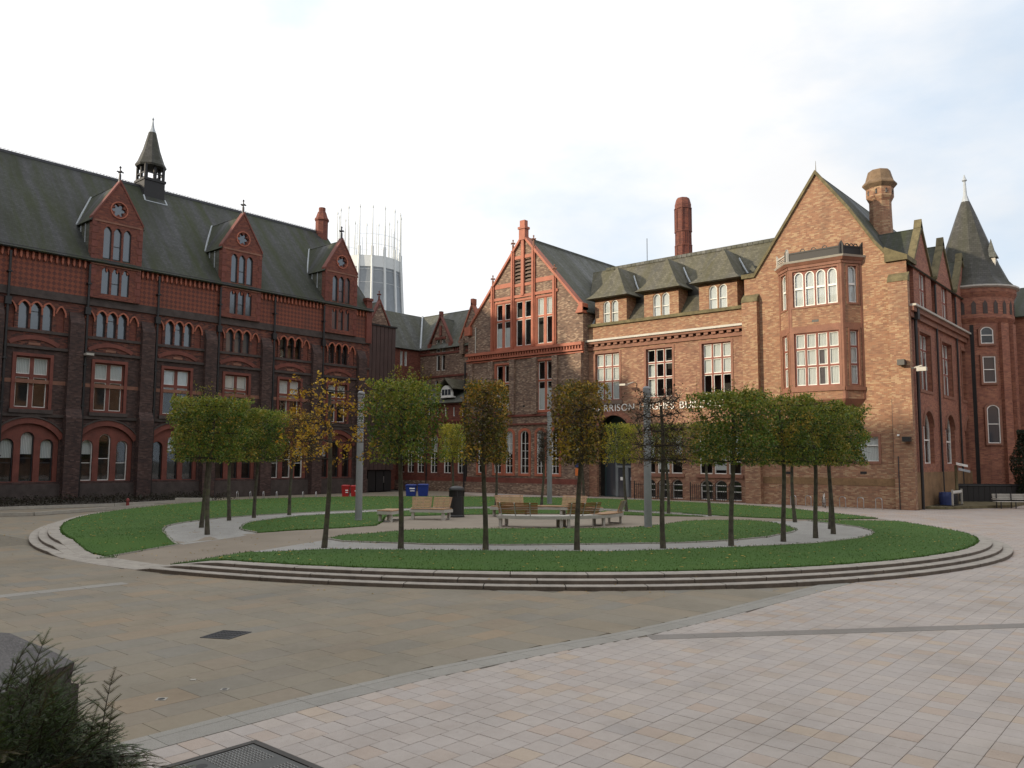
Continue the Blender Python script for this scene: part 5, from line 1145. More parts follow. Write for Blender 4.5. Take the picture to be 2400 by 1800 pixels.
# ------------------------------------------------------------------ tall chimney behind and the cathedral lantern in the distance
TC = thing('boiler_chimney', (-41, 75, 0), 'tall dark red panelled brick chimney rising behind the slate roof', 'chimney')
MB().lathe(-41, 75, [(.92, 14), (.88, 24.4), (.84, 28.8), (.86, 29.9), (.70, 30.5), (.64, 30.6)], 8, R(22.5)).build('shaft', 'brick_red', TC)
for k in range(8):
    a = R(45*k); ux, uy = math.cos(a), math.sin(a); F = frame((-41+.80*ux, 75+.80*uy, 0), (-uy, ux, 0), (ux, uy, 0))
    rb = MB()
    for z0, z1 in ((23.0, 25.4), (26.9, 29.4)): rb.fbox(F, -.33, -.26, z0, z1, -.1, .05); rb.fbox(F, .26, .33, z0, z1, -.1, .05)
    for z in (22.9, 25.4, 26.9, 29.4): rb.fbox(F, -.35, .35, z, z+.12, -.1, .06)
    rb.fbox(F, -.10, -.04, 25.6, 26.8, -.1, .04); rb.fbox(F, .08, .14, 25.6, 26.8, -.1, .04); rb.build('panel_frame', 'brick_red', TC)
CT = thing('cathedral_lantern', (-209, 169, 0), 'pale concrete and glass cathedral lantern tower crowned with thin pinnacles', 'tower')
qx, qy, rt_r = -209.0, 169.0, 10.4
MB().lathe(qx, qy, [(13.2, 20), (11.6, 50), (rt_r, 65.0)], 16, R(11.25)).build('glass_drum', 'cathedral_glass', CT)
MB().lathe(qx, qy, [(rt_r+.1, 64.5), (rt_r+.25, 64.5), (rt_r+.2, 68.2), (rt_r-.6, 68.2)], 16, R(11.25)).build('rim', 'concrete_white', CT)
MB().lathe(qx, qy, [(rt_r-.9, 68), (rt_r-.9, 68.4)], 16, R(11.25)).build('roof_deck', 'concrete_white', CT)
for k in range(16):
    a = R(22.5*k+11.25); ux, uy = math.cos(a), math.sin(a)
    MB().tube((qx+13.3*ux, qy+13.3*uy, 20), (qx+(rt_r+.25)*ux, qy+(rt_r+.25)*uy, 68.6), .42, .40, 4).build('rib', 'concrete_white', CT)
    r2 = rt_r+.1; p = MB().tube((qx+r2*ux, qy+r2*uy, 68), (qx+r2*ux, qy+r2*uy, 71.2), .55, .5, 6).tube((qx+r2*ux, qy+r2*uy, 71), (qx+r2*ux, qy+r2*uy, 83.6), .26, .10, 6).lathe(qx+r2*ux, qy+r2*uy, [(.1, 83.4), (.26, 84), (.05, 84.8)], 6).build('pinnacle', 'concrete_white', CT)
    for rr_, zt in ((rt_r-2.2, 79), ): MB().tube((qx+rr_*math.cos(a+.19), qy+rr_*math.sin(a+.19), 68), (qx+rr_*math.cos(a+.19), qy+rr_*math.sin(a+.19), zt), .14, .08, 5).build('pinnacle', 'concrete_white', CT)
    a2 = R(22.5*(k+1)+11.25)
    for z in (72.0, 75.2): MB().tube((qx+r2*ux, qy+r2*uy, z), (qx+r2*math.cos(a2), qy+r2*math.sin(a2), z), .05, n=4).build('crown_rail', 'concrete_white', CT)
    for j in range(1, 9):
        z = 30+j*4.2; rz = 13.2+(rt_r-13.2)*(z-20)/45+.1; MB().tube((qx+rz*ux, qy+rz*uy, z), (qx+rz*math.cos(a2), qy+rz*math.sin(a2), z), .07, n=4).build('glazing_bar', 'concrete_white', CT)

# ------------------------------------------------------------------ range behind the viewpoint that shades the square
SR = thing('shading_range', (-20, -12, 0), 'tall red brick range on the near side of the square, behind the viewpoint', 'building')
FQ = frame((0, -12, 0), (1, 0, 0), (0, 1, 0)); qh = [rect(x, x+1.8, z, z+2.6) for x in range(-56, 44, 5) for z in (2, 7, 12, 16.5)]
MB().fwall(FQ, rect(-112, 46, 0, 20), qh, .3).build('wall', 'brick_bay', SR)
wp = MB()
for h in qh: wp.fbox(FQ, h[0][0], h[1][0], h[0][1], h[2][1], -.3, -.25)
wp.build('glazing', 'glass_leaded', SR)
q = MB(); slab(q, [FQ(-112, 19.9, .4), FQ(46, 19.9, .4), FQ(46, 28.5, -6), FQ(-112, 28.5, -6)], .15); slab(q, [FQ(-112, 28.5, -6), FQ(46, 28.5, -6), FQ(46, 19.9, -12.4), FQ(-112, 19.9, -12.4)], .15); q.build('roof', 'slate', SR)
MB().poly([FQ(-112, 0, -12), FQ(46, 0, -12), FQ(46, 20, -12), FQ(-112, 20, -12)]).poly([FQ(-112, 0, 0), FQ(-112, 20, 0), FQ(-112, 28.4, -6), FQ(-112, 20, -12), FQ(-112, 0, -12)]).poly([FQ(46, 0, 0), FQ(46, 20, 0), FQ(46, 28.4, -6), FQ(46, 20, -12), FQ(46, 0, -12)]).build('rear_wall', 'brick_bay', SR)

ER = thing('east_range', (27, 20, 0), 'sunlit red brick range closing the square on the right, outside the picture', 'building')
FX = frame((27, 0, 0), (0, 1, 0), (-1, 0, 0)); qh = [rect(y, y+1.8, z, z+2.8) for y in range(-10, 60, 4) for z in (2, 7, 12)]
MB().fwall(FX, rect(-12, 62, 0, 17), qh, .3).build('wall', 'brick_bay', ER)
wp = MB()
for h in qh: wp.fbox(FX, h[0][0], h[1][0], h[0][1], h[2][1], -.3, -.25)
wp.build('glazing', 'glass_leaded', ER)
q = MB(); slab(q, [FX(-12, 16.9, .4), FX(62, 16.9, .4), FX(62, 22.5, -6), FX(-12, 22.5, -6)], .15); slab(q, [FX(-12, 22.5, -6), FX(62, 22.5, -6), FX(62, 16.9, -12.4), FX(-12, 16.9, -12.4)], .15); q.build('roof', 'slate', ER)
MB().poly([FX(-12, 0, -12), FX(62, 0, -12), FX(62, 17, -12), FX(-12, 17, -12)]).poly([FX(62, 0, 0), FX(62, 17, 0), FX(62, 22.4, -6), FX(62, 17, -12), FX(62, 0, -12)]).build('rear_wall', 'brick_bay', ER)

# ------------------------------------------------------------------ pleached trees on the gravel ring
PAL = dict(green=[(0.054, 0.096, 0.014), (0.085, 0.136, 0.018), (0.124, 0.160, 0.022), (0.043, 0.072, 0.013), (0.186, 0.176, 0.028)],
           olive=[(0.078, 0.104, 0.017), (0.132, 0.136, 0.022), (0.202, 0.160, 0.025), (0.059, 0.077, 0.014), (0.264, 0.176, 0.028)],
           yellow=[(0.248, 0.224, 0.028), (0.171, 0.176, 0.028), (0.341, 0.256, 0.031), (0.124, 0.144, 0.022)],
           rust=[(0.264, 0.136, 0.025), (0.372, 0.208, 0.028), (0.155, 0.088, 0.021), (0.109, 0.088, 0.022), (0.465, 0.272, 0.031)],
           amber=[(0.310, 0.208, 0.025), (0.186, 0.144, 0.022), (0.419, 0.272, 0.028), (0.109, 0.104, 0.020), (0.155, 0.096, 0.020)],
           sparse=[(0.527, 0.320, 0.028), (0.403, 0.208, 0.025), (0.620, 0.416, 0.035), (0.279, 0.160, 0.028)],
           brown=[(0.085, 0.056, 0.028), (0.124, 0.080, 0.031), (0.054, 0.040, 0.022)])
def leafquad(m, x, y, z, L, colr, up=.35):
    th = rng.uniform(0, 6.283); ph = rng.uniform(-1, 1)*1.1; ax_ = (math.cos(th)*math.cos(ph), math.sin(th)*math.cos(ph), math.sin(ph)-up*.3)
    t2 = rng.uniform(0, 6.283); b = (math.cos(t2), math.sin(t2), rng.uniform(-.8, .8))
    cx, cy, cz = ax_[1]*b[2]-ax_[2]*b[1], ax_[2]*b[0]-ax_[0]*b[2], ax_[0]*b[1]-ax_[1]*b[0]; n = math.sqrt(cx*cx+cy*cy+cz*cz) or 1
    w = L*.30/n; h = L*.5; i = len(m.v)
    m.v += [(x-ax_[0]*h, y-ax_[1]*h, z-ax_[2]*h), (x+cx*w, y+cy*w, z+cz*w), (x+ax_[0]*h, y+ax_[1]*h, z+ax_[2]*h), (x-cx*w, y-cy*w, z-cz*w)]; m.f.append((i, i+1, i+2, i+3)); m.c.append(colr)
def pleached(x, y, kind, label, n=5200, z0=2.8, z1=5.0, lr=2.35, lt=1.1, sprig=0, z_base=None, trunk=.082, leaf=.082, mixk=None):
    zb_ = zp(x, y)+.005
    T = thing('pleached_tree', (x, y, zb_), label, 'tree', 'pleached trees on the gravel ring')
    rx, ry = x+22.5, y-26.0; d = math.hypot(rx, ry); rx, ry = rx/d, ry/d; tx_, ty_ = -ry, rx
    tr = MB(); pts = []; k = 9; lean = (rng.uniform(-.10, .10), rng.uniform(-.10, .10)); ph = rng.uniform(0, 6)
    for i in range(k+1):
        s = i/k; pts.append((x+lean[0]*s+.05*(math.sin(ph+s*5)-math.sin(ph)), y+lean[1]*s+.05*(math.cos(ph+s*4)-math.cos(ph)), zb_+(z1-.35-zb_)*s, trunk*(1.18-.18*min(1, s*9))*(1-.42*s)))
    for a, b in zip(pts, pts[1:]): tr.tube(a[:3], b[:3], a[3], b[3], 9, False)
    tr.build('trunk', 'bark', T, True)
    def axis(z): s = min(1, max(0, (z-zb_)/(z1-.35-zb_))); return x+lean[0]*s, y+lean[1]*s
    br = MB(); tiers = 5; tips = []
    for i in range(tiers):
        z = z0+.12+(z1-z0-.35)*i/(tiers-1); cx_, cy_ = axis(z)
        for sgn in (-1, 1):
            p = (cx_, cy_, z); ln = lr/2*rng.uniform(.8, 1.0)
            for j in range(4):
                q = (cx_+rx*sgn*ln*(j+1)/4+rng.uniform(-.04, .04), cy_+ry*sgn*ln*(j+1)/4+rng.uniform(-.04, .04), z+rng.uniform(-.03, .06)); br.tube(p, q, .028*(1-j*.2), .028*(1-(j+1)*.2), 5, False)
                for _ in range(3 if kind != 'bare' else 16):
                    tw = (q[0]+tx_*rng.uniform(-1, 1)*lt*.55+rx*rng.uniform(-.35, .35), q[1]+ty_*rng.uniform(-1, 1)*lt*.55+ry*rng.uniform(-.35, .35), q[2]+rng.uniform(-.25, .42)); br.tube(q, tw, .011 if kind != 'bare' else .009, .004, 3, False); tips.append(tw)
                p = q
    sp = []
    for _ in range(sprig):
        a, b = rng.uniform(-.5, .5)*lr, rng.uniform(-.4, .4)*lt; h = rng.uniform(.25, .75); p = (x+rx*a+tx_*b, y+ry*a+ty_*b, z1-.1); q = (p[0]+rng.uniform(-.12, .12), p[1]+rng.uniform(-.12, .12), z1+h); br.tube(p, q, .010, .004, 3, False); sp.append((p, q))
    br.build('branches', 'twig', T)
    cr_ = MB(); pal = PAL[kind if kind != 'bare' else 'brown']; pm = PAL[mixk] if mixk else pal
    cells = {}
    if kind in ('sparse', 'bare'):
        for _ in range(n):
            t0 = rng.choice(tips); leafquad(cr_, t0[0]+rng.gauss(0, .07), t0[1]+rng.gauss(0, .07), t0[2]+rng.gauss(0, .07), leaf*rng.uniform(.7, 1.3), rng.choice(pal))
    else:
        for _ in range(int(n*1.9)):
            a, b, c = rng.uniform(-1, 1), rng.uniform(-1, 1), rng.uniform(0, 1)
            if rng.random() < .62:      # more leaves near the clipped faces
                f = rng.randrange(5)
                if f < 2: b = math.copysign(1-rng.random()**2*.25, b)
                elif f < 3: a = math.copysign(1-rng.random()**2*.15, a)
                elif f < 4: c = 1-rng.random()**2*.15
            wob = 1+.12*math.sin(7*a+12*c+ph)+.09*math.sin(13*b+9*c+2*ph)+rng.gauss(0, .03)
            if c < .12 and rng.random() < .45: continue
            u, v = a*lr/2*wob*(.93+.07*c), b*lt/2*wob; z = z0+(z1-z0)*c+rng.gauss(0, .03)
            if c > .9: z += abs(rng.gauss(0, .07))
            key = (int((a+1)*2.6+.8*math.sin(5*c)), int((b+1)*1.4+.5*math.sin(4*a)), int(c*4.5+.6*math.sin(6*a)))
            if key not in cells: cells[key] = rng.choice(pal) if rng.random() > .10 else None
            if cells[key] is None:
                if rng.random() < .8: continue
                cells[key] = None
            colr = cells[key] if cells[key] and rng.random() < .6 else rng.choice(pm)
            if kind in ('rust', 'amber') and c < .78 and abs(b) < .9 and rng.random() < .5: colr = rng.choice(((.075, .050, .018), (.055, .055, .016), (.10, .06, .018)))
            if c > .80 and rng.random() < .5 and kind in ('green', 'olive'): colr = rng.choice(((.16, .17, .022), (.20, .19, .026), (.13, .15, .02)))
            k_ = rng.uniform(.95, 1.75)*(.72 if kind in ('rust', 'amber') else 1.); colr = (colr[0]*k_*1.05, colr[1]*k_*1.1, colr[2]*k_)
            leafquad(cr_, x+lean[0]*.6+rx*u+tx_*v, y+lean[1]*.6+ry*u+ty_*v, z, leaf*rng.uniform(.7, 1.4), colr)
    for p, q in sp:
        for _ in range(26):
            s = rng.random(); leafquad(cr_, p[0]+(q[0]-p[0])*s+rng.gauss(0, .045), p[1]+(q[1]-p[1])*s+rng.gauss(0, .045), p[2]+(q[2]-p[2])*s, leaf*.8*rng.uniform(.7, 1.2), rng.choice(PAL['yellow'] if kind != 'rust' else pal))
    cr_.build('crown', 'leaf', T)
TREES = [(-27.16, 14.99, 'green', 'green clipped tree at the left end of the gravel, trunk nearest the path', dict(mixk='olive', sprig=5)),
 (-29.52, 16.04, 'green', 'green clipped tree at the left gravel end, behind the leftmost front trunk', dict(mixk='olive', sprig=5)),
 (-32.06, 18.67, 'olive', 'dark green clipped tree third along the left gravel curve', dict(mixk='green')),
 (-32.75, 20.28, 'green', 'narrow green tree at the right edge of the left clump', dict(sprig=2)),
 (-33.22, 22.44, 'rust', 'thin brownish tree beyond the left inner lawn, with orange top leaves', dict(n=2300, mixk='sparse')),
 (-20.59, 15.18, 'sparse', 'nearly bare tree with scattered yellow leaves, in front of the left lamp post', dict(n=1250, lr=3.0, lt=1.8, z1=5.25, leaf=.10)),
 (-18.48, 16.38, 'green', 'tall green tree with leafy upright sprigs, in front of the left bench', dict(sprig=22, n=5200, lt=1.5, z1=5.15, mixk='olive')),
 (-16.41, 17.86, 'rust', 'rusty brown tree with orange rim just right of the black bin', dict(n=4200, z1=5.1, mixk='olive')),
 (-14.38, 19.63, 'amber', 'amber and dark brown tree in front of the round bench', dict(n=4600, z1=5.1, mixk='rust')),
 (-12.76, 21.81, 'bare', 'dead leafless tree with dense dark twigs in front of the building name', dict(n=900, leaf=.08, z1=4.95)),
 (-11.58, 23.94, 'green', 'broad bright green box-shaped tree right of the dead tree', dict(n=6200, mixk='olive', sprig=4, lt=1.3)),
 (-10.92, 26.4, 'olive', 'olive green box-shaped tree below the bay window, second from the dead tree', dict(n=5000, sprig=4, mixk='green')),
 (-10.6, 28.41, 'olive', 'olive tree with moss-grey trunk in the right tree cluster', dict(n=4800, mixk='green', z1=4.9)),
 (-10.71, 30.46, 'green', 'dark green tree at the right end of the tree row', dict(n=5000, mixk='olive', z1=4.85)),
 (-11.6, 32.66, 'green', 'dark green tree half hidden behind the last tree of the row', dict(n=4200, z1=4.8)),
 (-14.01, 35.19, 'green', 'tree with thin trunk on the far right gravel, before the bay wall', dict(n=3600, z1=4.7)),
 (-18.63, 36.29, 'olive', 'far tree whose trunk stands before the right basement windows', dict(n=3000, z1=4.7)),
 (-20.95, 36.38, 'olive', 'far dark tree seen behind the dead tree', dict(n=3200, z1=4.7)),
 (-23.49, 36.46, 'yellow', 'small yellow green tree in front of the entrance doors', dict(n=3600, lt=1.3, z1=4.75)),
 (-26.41, 36.65, 'olive', 'far tree hidden mostly behind the amber tree', dict(n=2600, z1=4.6)),
 (-29.04, 36.25, 'bare', 'small bare far tree before the arched windows of the brown gable', dict(n=500, lr=1.6, lt=.7, z1=4.6)),
 (-30.3, 33.78, 'olive', 'far tree hidden mostly behind the rusty tree', dict(n=2600, z1=4.6)),
 (-31.43, 31.49, 'yellow', 'small bright yellow tree behind the black bin', dict(n=3400, lt=1.0, z1=4.75))]
for x, y, k, lb, kw in TREES: pleached(x, y, k, lb, **kw)

# ------------------------------------------------------------------ lamp columns
for x, y, lb in ((-28.17, 22.52, 'grey cylindrical lamp column behind the sparse yellow tree'), (-30.66, 39.06, 'grey cylindrical lamp column standing behind the round bench'), (-17.11, 28.11, 'grey cylindrical lamp column beside the dead tree')):
    z = zp(x, y)
    L_ = thing('lamp_column', (x, y, z), lb, 'lamp post', 'lamp columns on the lawn')
    MB().lathe(x, y, [(.165, z), (.155, z+.1), (.145, z+3.5)], 18).build('shaft', 'lamp_grey', L_, True)
    MB().lathe(x, y, [(.125, z+3.5), (.125, z+5.35)], 18).build('lamp_tube', 'white_gutter', L_, True)
    for k in range(18): MB().lathe(x, y, [(.128, z+3.56+k*.1), (.150, z+3.58+k*.1), (.150, z+3.61+k*.1), (.128, z+3.63+k*.1)], 16).build('louvre_ring', 'lamp_grey', L_)
    MB().lathe(x, y, [(.158, z+5.35), (.158, z+5.55), (.10, z+5.62)], 18).build('cap', 'lamp_grey', L_)

# ------------------------------------------------------------------ curved benches
def arcpts(cx, cy, r, a0, a1, n): return [(cx+r*math.cos(R(a0+(a1-a0)*i/n)), cy+r*math.sin(R(a0+(a1-a0)*i/n))) for i in range(n+1)]
def arcbox(m, cx, cy, ri, ro, a0, a1, z0, z1, n=10, lean=0.):
    I, O = arcpts(cx, cy, ri, a0, a1, n), arcpts(cx, cy, ro, a0, a1, n); I2, O2 = arcpts(cx, cy, ri+lean, a0, a1, n), arcpts(cx, cy, ro+lean, a0, a1, n)
    for k in range(n): m.hexa([(*I[k], z0), (*I[k+1], z0), (*O[k+1], z0), (*O[k], z0)], [(*I2[k], z1), (*I2[k+1], z1), (*O2[k+1], z1), (*O2[k], z1)])
    return m
def bench(cx, cy, ri, ro, a0, a1, seats, backs, legs, label, z=ZP):
    B = thing('curved_bench', (cx+(ri+ro)/2*math.cos(R((a0+a1)/2)), cy+(ri+ro)/2*math.sin(R((a0+a1)/2)), z), label, 'bench', 'benches in the middle of the lawn circle')
    arcbox(MB(), cx, cy, ri, ro, a0, a1, z+.325, z+.455, 22).build('seat_beam', 'bench_frame', B)
    for a in legs:
        for r in (ri+.09, ro-.09):
            p = Vector((cx+r*math.cos(R(a)), cy+r*math.sin(R(a)), 0)); u = Vector((math.cos(R(a)), math.sin(R(a)), 0)); v = Vector((-u.y, u.x, 0)); q = [p+u*i+v*j for i, j in ((-.045, -.06), (.045, -.06), (.045, .06), (-.045, .06))]
            MB().prism([(w.x, w.y, z) for w in q], [(w.x, w.y, z+.325) for w in q]).build('leg', 'bench_frame', B)
        pa, pb = [(cx+r*math.cos(R(a)), cy+r*math.sin(R(a)), z+.03) for r in (ri+.1, ro-.1)]; MB().tube(pa, pb, .025, n=6).build('foot_rail', 'steel', B)
    for s0, s1 in seats:
        w = (ro-ri)/6
        for k in range(6): arcbox(MB(), cx, cy, ri+k*w+.008-.02, ri+(k+1)*w-.008+.02*(k == 5), s0, s1, z+.465, z+.50, 6).build('seat_slat', 'wood_seat', B)
    for b0, b1, side, m in backs:
        sgn = 1 if side == 'out' else -1; r = (ro-.13) if side == 'out' else (ri+.13)
        for k in range(7):
            z0 = z+.53+k*.066; lo = sgn*(.012+.028*k); a_, b_ = (r+lo, r+lo+.035*sgn)
            arcbox(MB(), cx, cy, min(a_, b_), max(a_, b_), b0, b1, z0, z0+.048, 4, sgn*.02).build('back_slat', m, B)
        for q in (.08, .45, .82):
            a = R(b0+(b1-b0)*q); u = (math.cos(a), math.sin(a)); rr_ = r+sgn*.06
            MB().tube((cx+rr_*u[0], cy+rr_*u[1], z+.46), (cx+(rr_+sgn*.20)*u[0], cy+(rr_+sgn*.20)*u[1], z+.96), .022, n=6).build('bracket', 'steel', B)
bench(-22.4, 27.9, 2.95, 3.62, -80, 26, [(-8, 8), (9, 25)], [(-79, -53, 'out', 'wood_back'), (-34, -10, 'out', 'wood_back'), (14, 25, 'out', 'wood_seat')], [-78, -38, -33, -5, 22], 'front curved bench seen from behind, with two brown slatted backrests')
bench(-22.4, 27.9, 2.95, 3.62, 75, 170, [(76, 169)], [(142, 165, 'out', 'wood_seat'), (92, 112, 'out', 'wood_seat')], [78, 110, 140, 167], 'rear curved bench facing the viewer, with two pale slatted backrests')
bench(-30.2, 21.4, 3.4, 4.1, 20, 42, [(20.5, 41.5)], [], [22, 40], 'low backless curved bench segment left of the black bin')
bench(-25.2, 22.8, 2.45, 3.1, 100, 138, [(101, 137)], [(102, 118, 'out', 'wood_seat'), (119.5, 136, 'out', 'wood_seat')], [103, 135], 'curved bench with slatted backrest just left of the black bin')

# ------------------------------------------------------------------ bins
x, y = -26.8, 27.15; z = zp(x, y)
BN = thing('litter_bin', (x, y, z), 'black round litter bin with domed lid at the lawn edge', 'bin')
MB().lathe(x, y, [(.37, z), (.38, z+.06), (.35, z+.10), (.34, z+.95)], 20).build('body', 'black_plastic', BN, True)
MB().lathe(x, y, [(.30, z+.95), (.30, z+1.22)], 20).build('opening', 'iron', BN)
for k in range(4): a = R(45+90*k); MB().tube((x+.31*math.cos(a), y+.31*math.sin(a), z+.95), (x+.31*math.cos(a), y+.31*math.sin(a), z+1.22), .05).build('lid_post', 'black_plastic', BN)
MB().lathe(x, y, [(.36, z+1.20), (.37, z+1.28), (.33, z+1.36), (.18, z+1.42), (.02, z+1.44)], 20).build('lid', 'black_plastic', BN, True)
def wheelie(x, y, rot, w, d, h, m, label, group, marks):
    T = thing('refuse_bin', (x, y, 0), label, 'bin', group); c, s = math.cos(rot), math.sin(rot)
    def P(a, b, z): return (x+a*c-b*s, y+a*s+b*c, z)
    def bx(a0, a1, b0, b1, z0, z1, t=0.): return [P(a0, b0, z0), P(a1, b0, z0), P(a1, b1, z0), P(a0, b1, z0)], [P(a0-t, b0-t, z1), P(a1+t, b0-t, z1), P(a1+t, b1+t, z1), P(a0-t, b1+t, z1)]
    MB().hexa(*bx(-w/2+.06, w/2-.06, -d/2+.06, d/2-.06, .12, h-.12, .06)).build('body', m, T)
    MB().hexa(*bx(-w/2-.03, w/2+.03, -d/2-.03, d/2+.03, h-.12, h-.05)).hexa(*bx(-w/2, w/2, -d/2, d/2, h-.05, h, -.06)).build('lid', m, T)
    for a in (-w/2+.12, w/2-.12):
        for b in (-d/2+.1, d/2-.1): MB().tube(P(a-.03, b, .08), P(a+.03, b, .08), .08, n=10).build('wheel', 'black_plastic', T)
    for (a0, a1, z0, z1) in marks: MB().hexa(*bx(a0, a1, -d/2-.006, -d/2+.03, z0, z1)).build('label_mark', 'letter_white', T)
vd = math.atan2(.7, .75)
wheelie(-45.1, 40.9, vd, .78, .75, 1.12, 'blue_plastic', 'dark blue refuse bin left of the pair by the corner hall', 'blue refuse bins', [(-.1, .3, .78, .86), (-.05, .28, .62, .68)])
wheelie(-44.5, 41.55, vd, .78, .75, 1.15, 'blue_plastic', 'bright blue refuse bin right of the pair by the corner hall', 'blue refuse bins', [])
wheelie(-48.75, 37.75, vd, .56, .6, 1.05, 'red_plastic', 'red refuse bin left of the pair near the college wall', 'red refuse bins', [(.0, .2, .62, .70), (.02, .2, .48, .54)])
wheelie(-48.3, 38.2, vd, .52, .6, 1.03, 'red_plastic', 'red refuse bin partly behind the left lamp column', 'red refuse bins', [(.05, .2, .58, .66)])

# ------------------------------------------------------------------ cycle hoops, bicycle
def hoop(x, y, dx, dy, h, w, label, group):
    T = MB(); pts = [(x-dx*w/2, y-dy*w/2, 0), (x-dx*w/2, y-dy*w/2, h-.14)] + [(x+dx*(w/2)*math.sin(R(-90+18*k))*(1 if True else 0), y+dy*(w/2)*math.sin(R(-90+18*k)), h-.14+.14*math.cos(R(-90+18*k))) for k in range(1, 10)] + [(x+dx*w/2, y+dy*w/2, h-.14), (x+dx*w/2, y+dy*w/2, 0)]
    T.path(pts, .026, 7); o = T.build('cycle_hoop', 'steel'); return tag(o, label, 'bike rack', group)
words = ['leftmost', 'second', 'third', 'fourth', 'fifth', 'sixth', 'rightmost']
for k in range(7): s = k/6; hoop(-52.1+4.2*s, 30.9+3.6*s, .62, -.55, .66, .7, f'{words[k]} steel cycle hoop of the row below the college wall'.replace('second steel', 'second-from-left steel').replace('third steel', 'third-from-left steel').replace('fourth steel', 'middle steel').replace('fifth steel', 'third-from-right steel').replace('sixth steel', 'second-from-right steel'), 'cycle hoops by the college wall')
for k, x in enumerate((-21.3, -20.3, -18.1, -17.0, -15.9)): hoop(x, 53.3, .8, -.35, .72, .55, ['leftmost steel cycle hoop by the orange brick wall', 'steel cycle hoop left of the bicycle', 'steel cycle hoop right of the bicycle', 'second steel cycle hoop from the building corner', 'steel cycle hoop nearest the building corner'][k], 'cycle hoops by the orange brick wall')
bx_, by_ = -19.25, 53.2
BY = thing('bicycle', (bx_, by_, 0), 'dark bicycle leaning at the cycle hoops by the orange wall', 'bicycle')
du, dv_ = (.45, -.89), 0
def wheelring(cx_, cy_, nm):
    m = MB(); P = [(cx_+du[0]*.33*math.cos(R(20*k)), cy_+du[1]*.33*math.cos(R(20*k)), .34+.33*math.sin(R(20*k))) for k in range(19)]; m.path(P, .02, 5); w = m.build('wheel', 'black_plastic', BY)
    s = MB()
    for k in range(6): s.tube((cx_, cy_, .34), P[k*3], .004, n=3)
    s.build('spokes', 'steel', w)
wheelring(bx_-du[0]*.5, by_-du[1]*.5, 'a'); wheelring(bx_+du[0]*.5, by_+du[1]*.5, 'b')
q = lambda s, z: (bx_+du[0]*s, by_+du[1]*s, z)
MB().path([q(-.5, .34), q(-.18, .80), q(.34, .84), q(.05, .32), q(-.18, .82)], .018, 5).path([q(-.5, .34), q(.05, .32)], .014, 5).path([q(.34, .92), q(.5, .34)], .016, 5).build('frame', 'white_paint', BY)
MB().path([q(-.19, .82), q(-.22, .95)], .014, 5).hexa([q(-.33, .94), q(-.08, .95), q(-.08, .96), q(-.33, .955)], [q(-.33, .98), q(-.08, .98), q(-.08, .99), q(-.33, .985)]).build('saddle', 'black_plastic', BY)
MB().path([(q(.34, .98)[0]-.25, q(.34, .98)[1]-.12, .99), q(.34, .98), (q(.34, .98)[0]+.25, q(.34, .98)[1]+.12, .99)], .014, 5).build('handlebar', 'black_plastic', BY)

# ------------------------------------------------------------------ right-hand yard: bench, low fence, skip, lamp on post, evergreen
RBn = thing('park_bench', (-10.3, 60.6, 0), 'weathered grey slatted bench at the far right edge', 'bench')
bu, bv = Vector((.757, .653, 0)), Vector((-.653, .757, 0)); b0 = Vector((-10.7, 60.1, 0))
def bb(a0, a1, d0, d1, z0, z1): return [b0+bu*a+bv*d+Vector((0, 0, z0)) for a, d in ((a0, d0), (a1, d0), (a1, d1), (a0, d1))], [b0+bu*a+bv*d+Vector((0, 0, z1)) for a, d in ((a0, d0), (a1, d0), (a1, d1), (a0, d1))]
for k in range(4): MB().hexa(*bb(0, 2.4, k*.13, k*.13+.11, .42, .45)).build('seat_slat', 'white_gutter', RBn)
for k in range(4): MB().hexa(*bb(.05, 2.4, .54+k*.03, .57+k*.03, .54+k*.1, .62+k*.1)).build('back_slat', 'white_gutter', RBn)
for a in (.25, 1.2, 2.15):
    MB().hexa(*bb(a, a+.05, .02, .07, 0, .42)).build('leg', 'iron_grey', RBn); MB().hexa(*bb(a, a+.05, .5, .56, 0, .95)).build('leg', 'iron_grey', RBn)
MB().hexa(*bb(-.04, .04, 0, .55, .58, .63)).build('armrest', 'white_gutter', RBn)
FN = thing('boarded_fence', (-12.8, 66.5, 0), 'black boarded screen fence in front of the turret', 'fence')
for k in range(15):
    p = Vector((-14.4+k*.30, 64.9+k*.25, 0)); q_ = p+Vector((.285, .238, 0)); n_ = Vector((.03, -.036, 0)); MB().prism([p-n_, q_-n_, q_+n_, p+n_], [v+Vector((0, 0, 1.42)) for v in (p-n_, q_-n_, q_+n_, p+n_)]).build('board', 'cladding_black', FN)
MB().tube((-14.4, 64.8, 1.3), (-9.9, 68.55, 1.3), .04, n=5).build('rail', 'iron', FN)
PL = struct(MB().prism([(-14.0, 56.2, 0), (-12.9, 56.6, 0), (-10.2, 62.4, 0), (-10.2, 70, 0), (-14.0, 70, 0)], [(-14.0, 56.2, .16), (-12.9, 56.6, .16), (-10.2, 62.4, .16), (-10.2, 70, .16), (-14.0, 70, .16)]).build('verge', 'stone_moss'))
SKp = thing('bin_store', (-13.2, 58.6, .16), 'dark bin store with blue drum and pale slotted rail beside the side wall', 'bin store')
MB().box(-13.9, 57.6, .16, -12.7, 60.2, .2).build('base', 'iron', SKp); MB().lathe(-13.3, 58.6, [(.42, .2), (.46, .75), (.42, 1.0)], 14).build('drum', 'notice_blue', SKp); MB().lathe(-13.25, 59.6, [(.42, .2), (.46, .75), (.42, 1.0)], 14).build('drum', 'black_plastic', SKp)
for k in range(8): MB().box(-12.78, 57.8+k*.3, .98, -12.7, 58.0+k*.3, 1.12).build('rail_plate', 'white_paint', SKp)
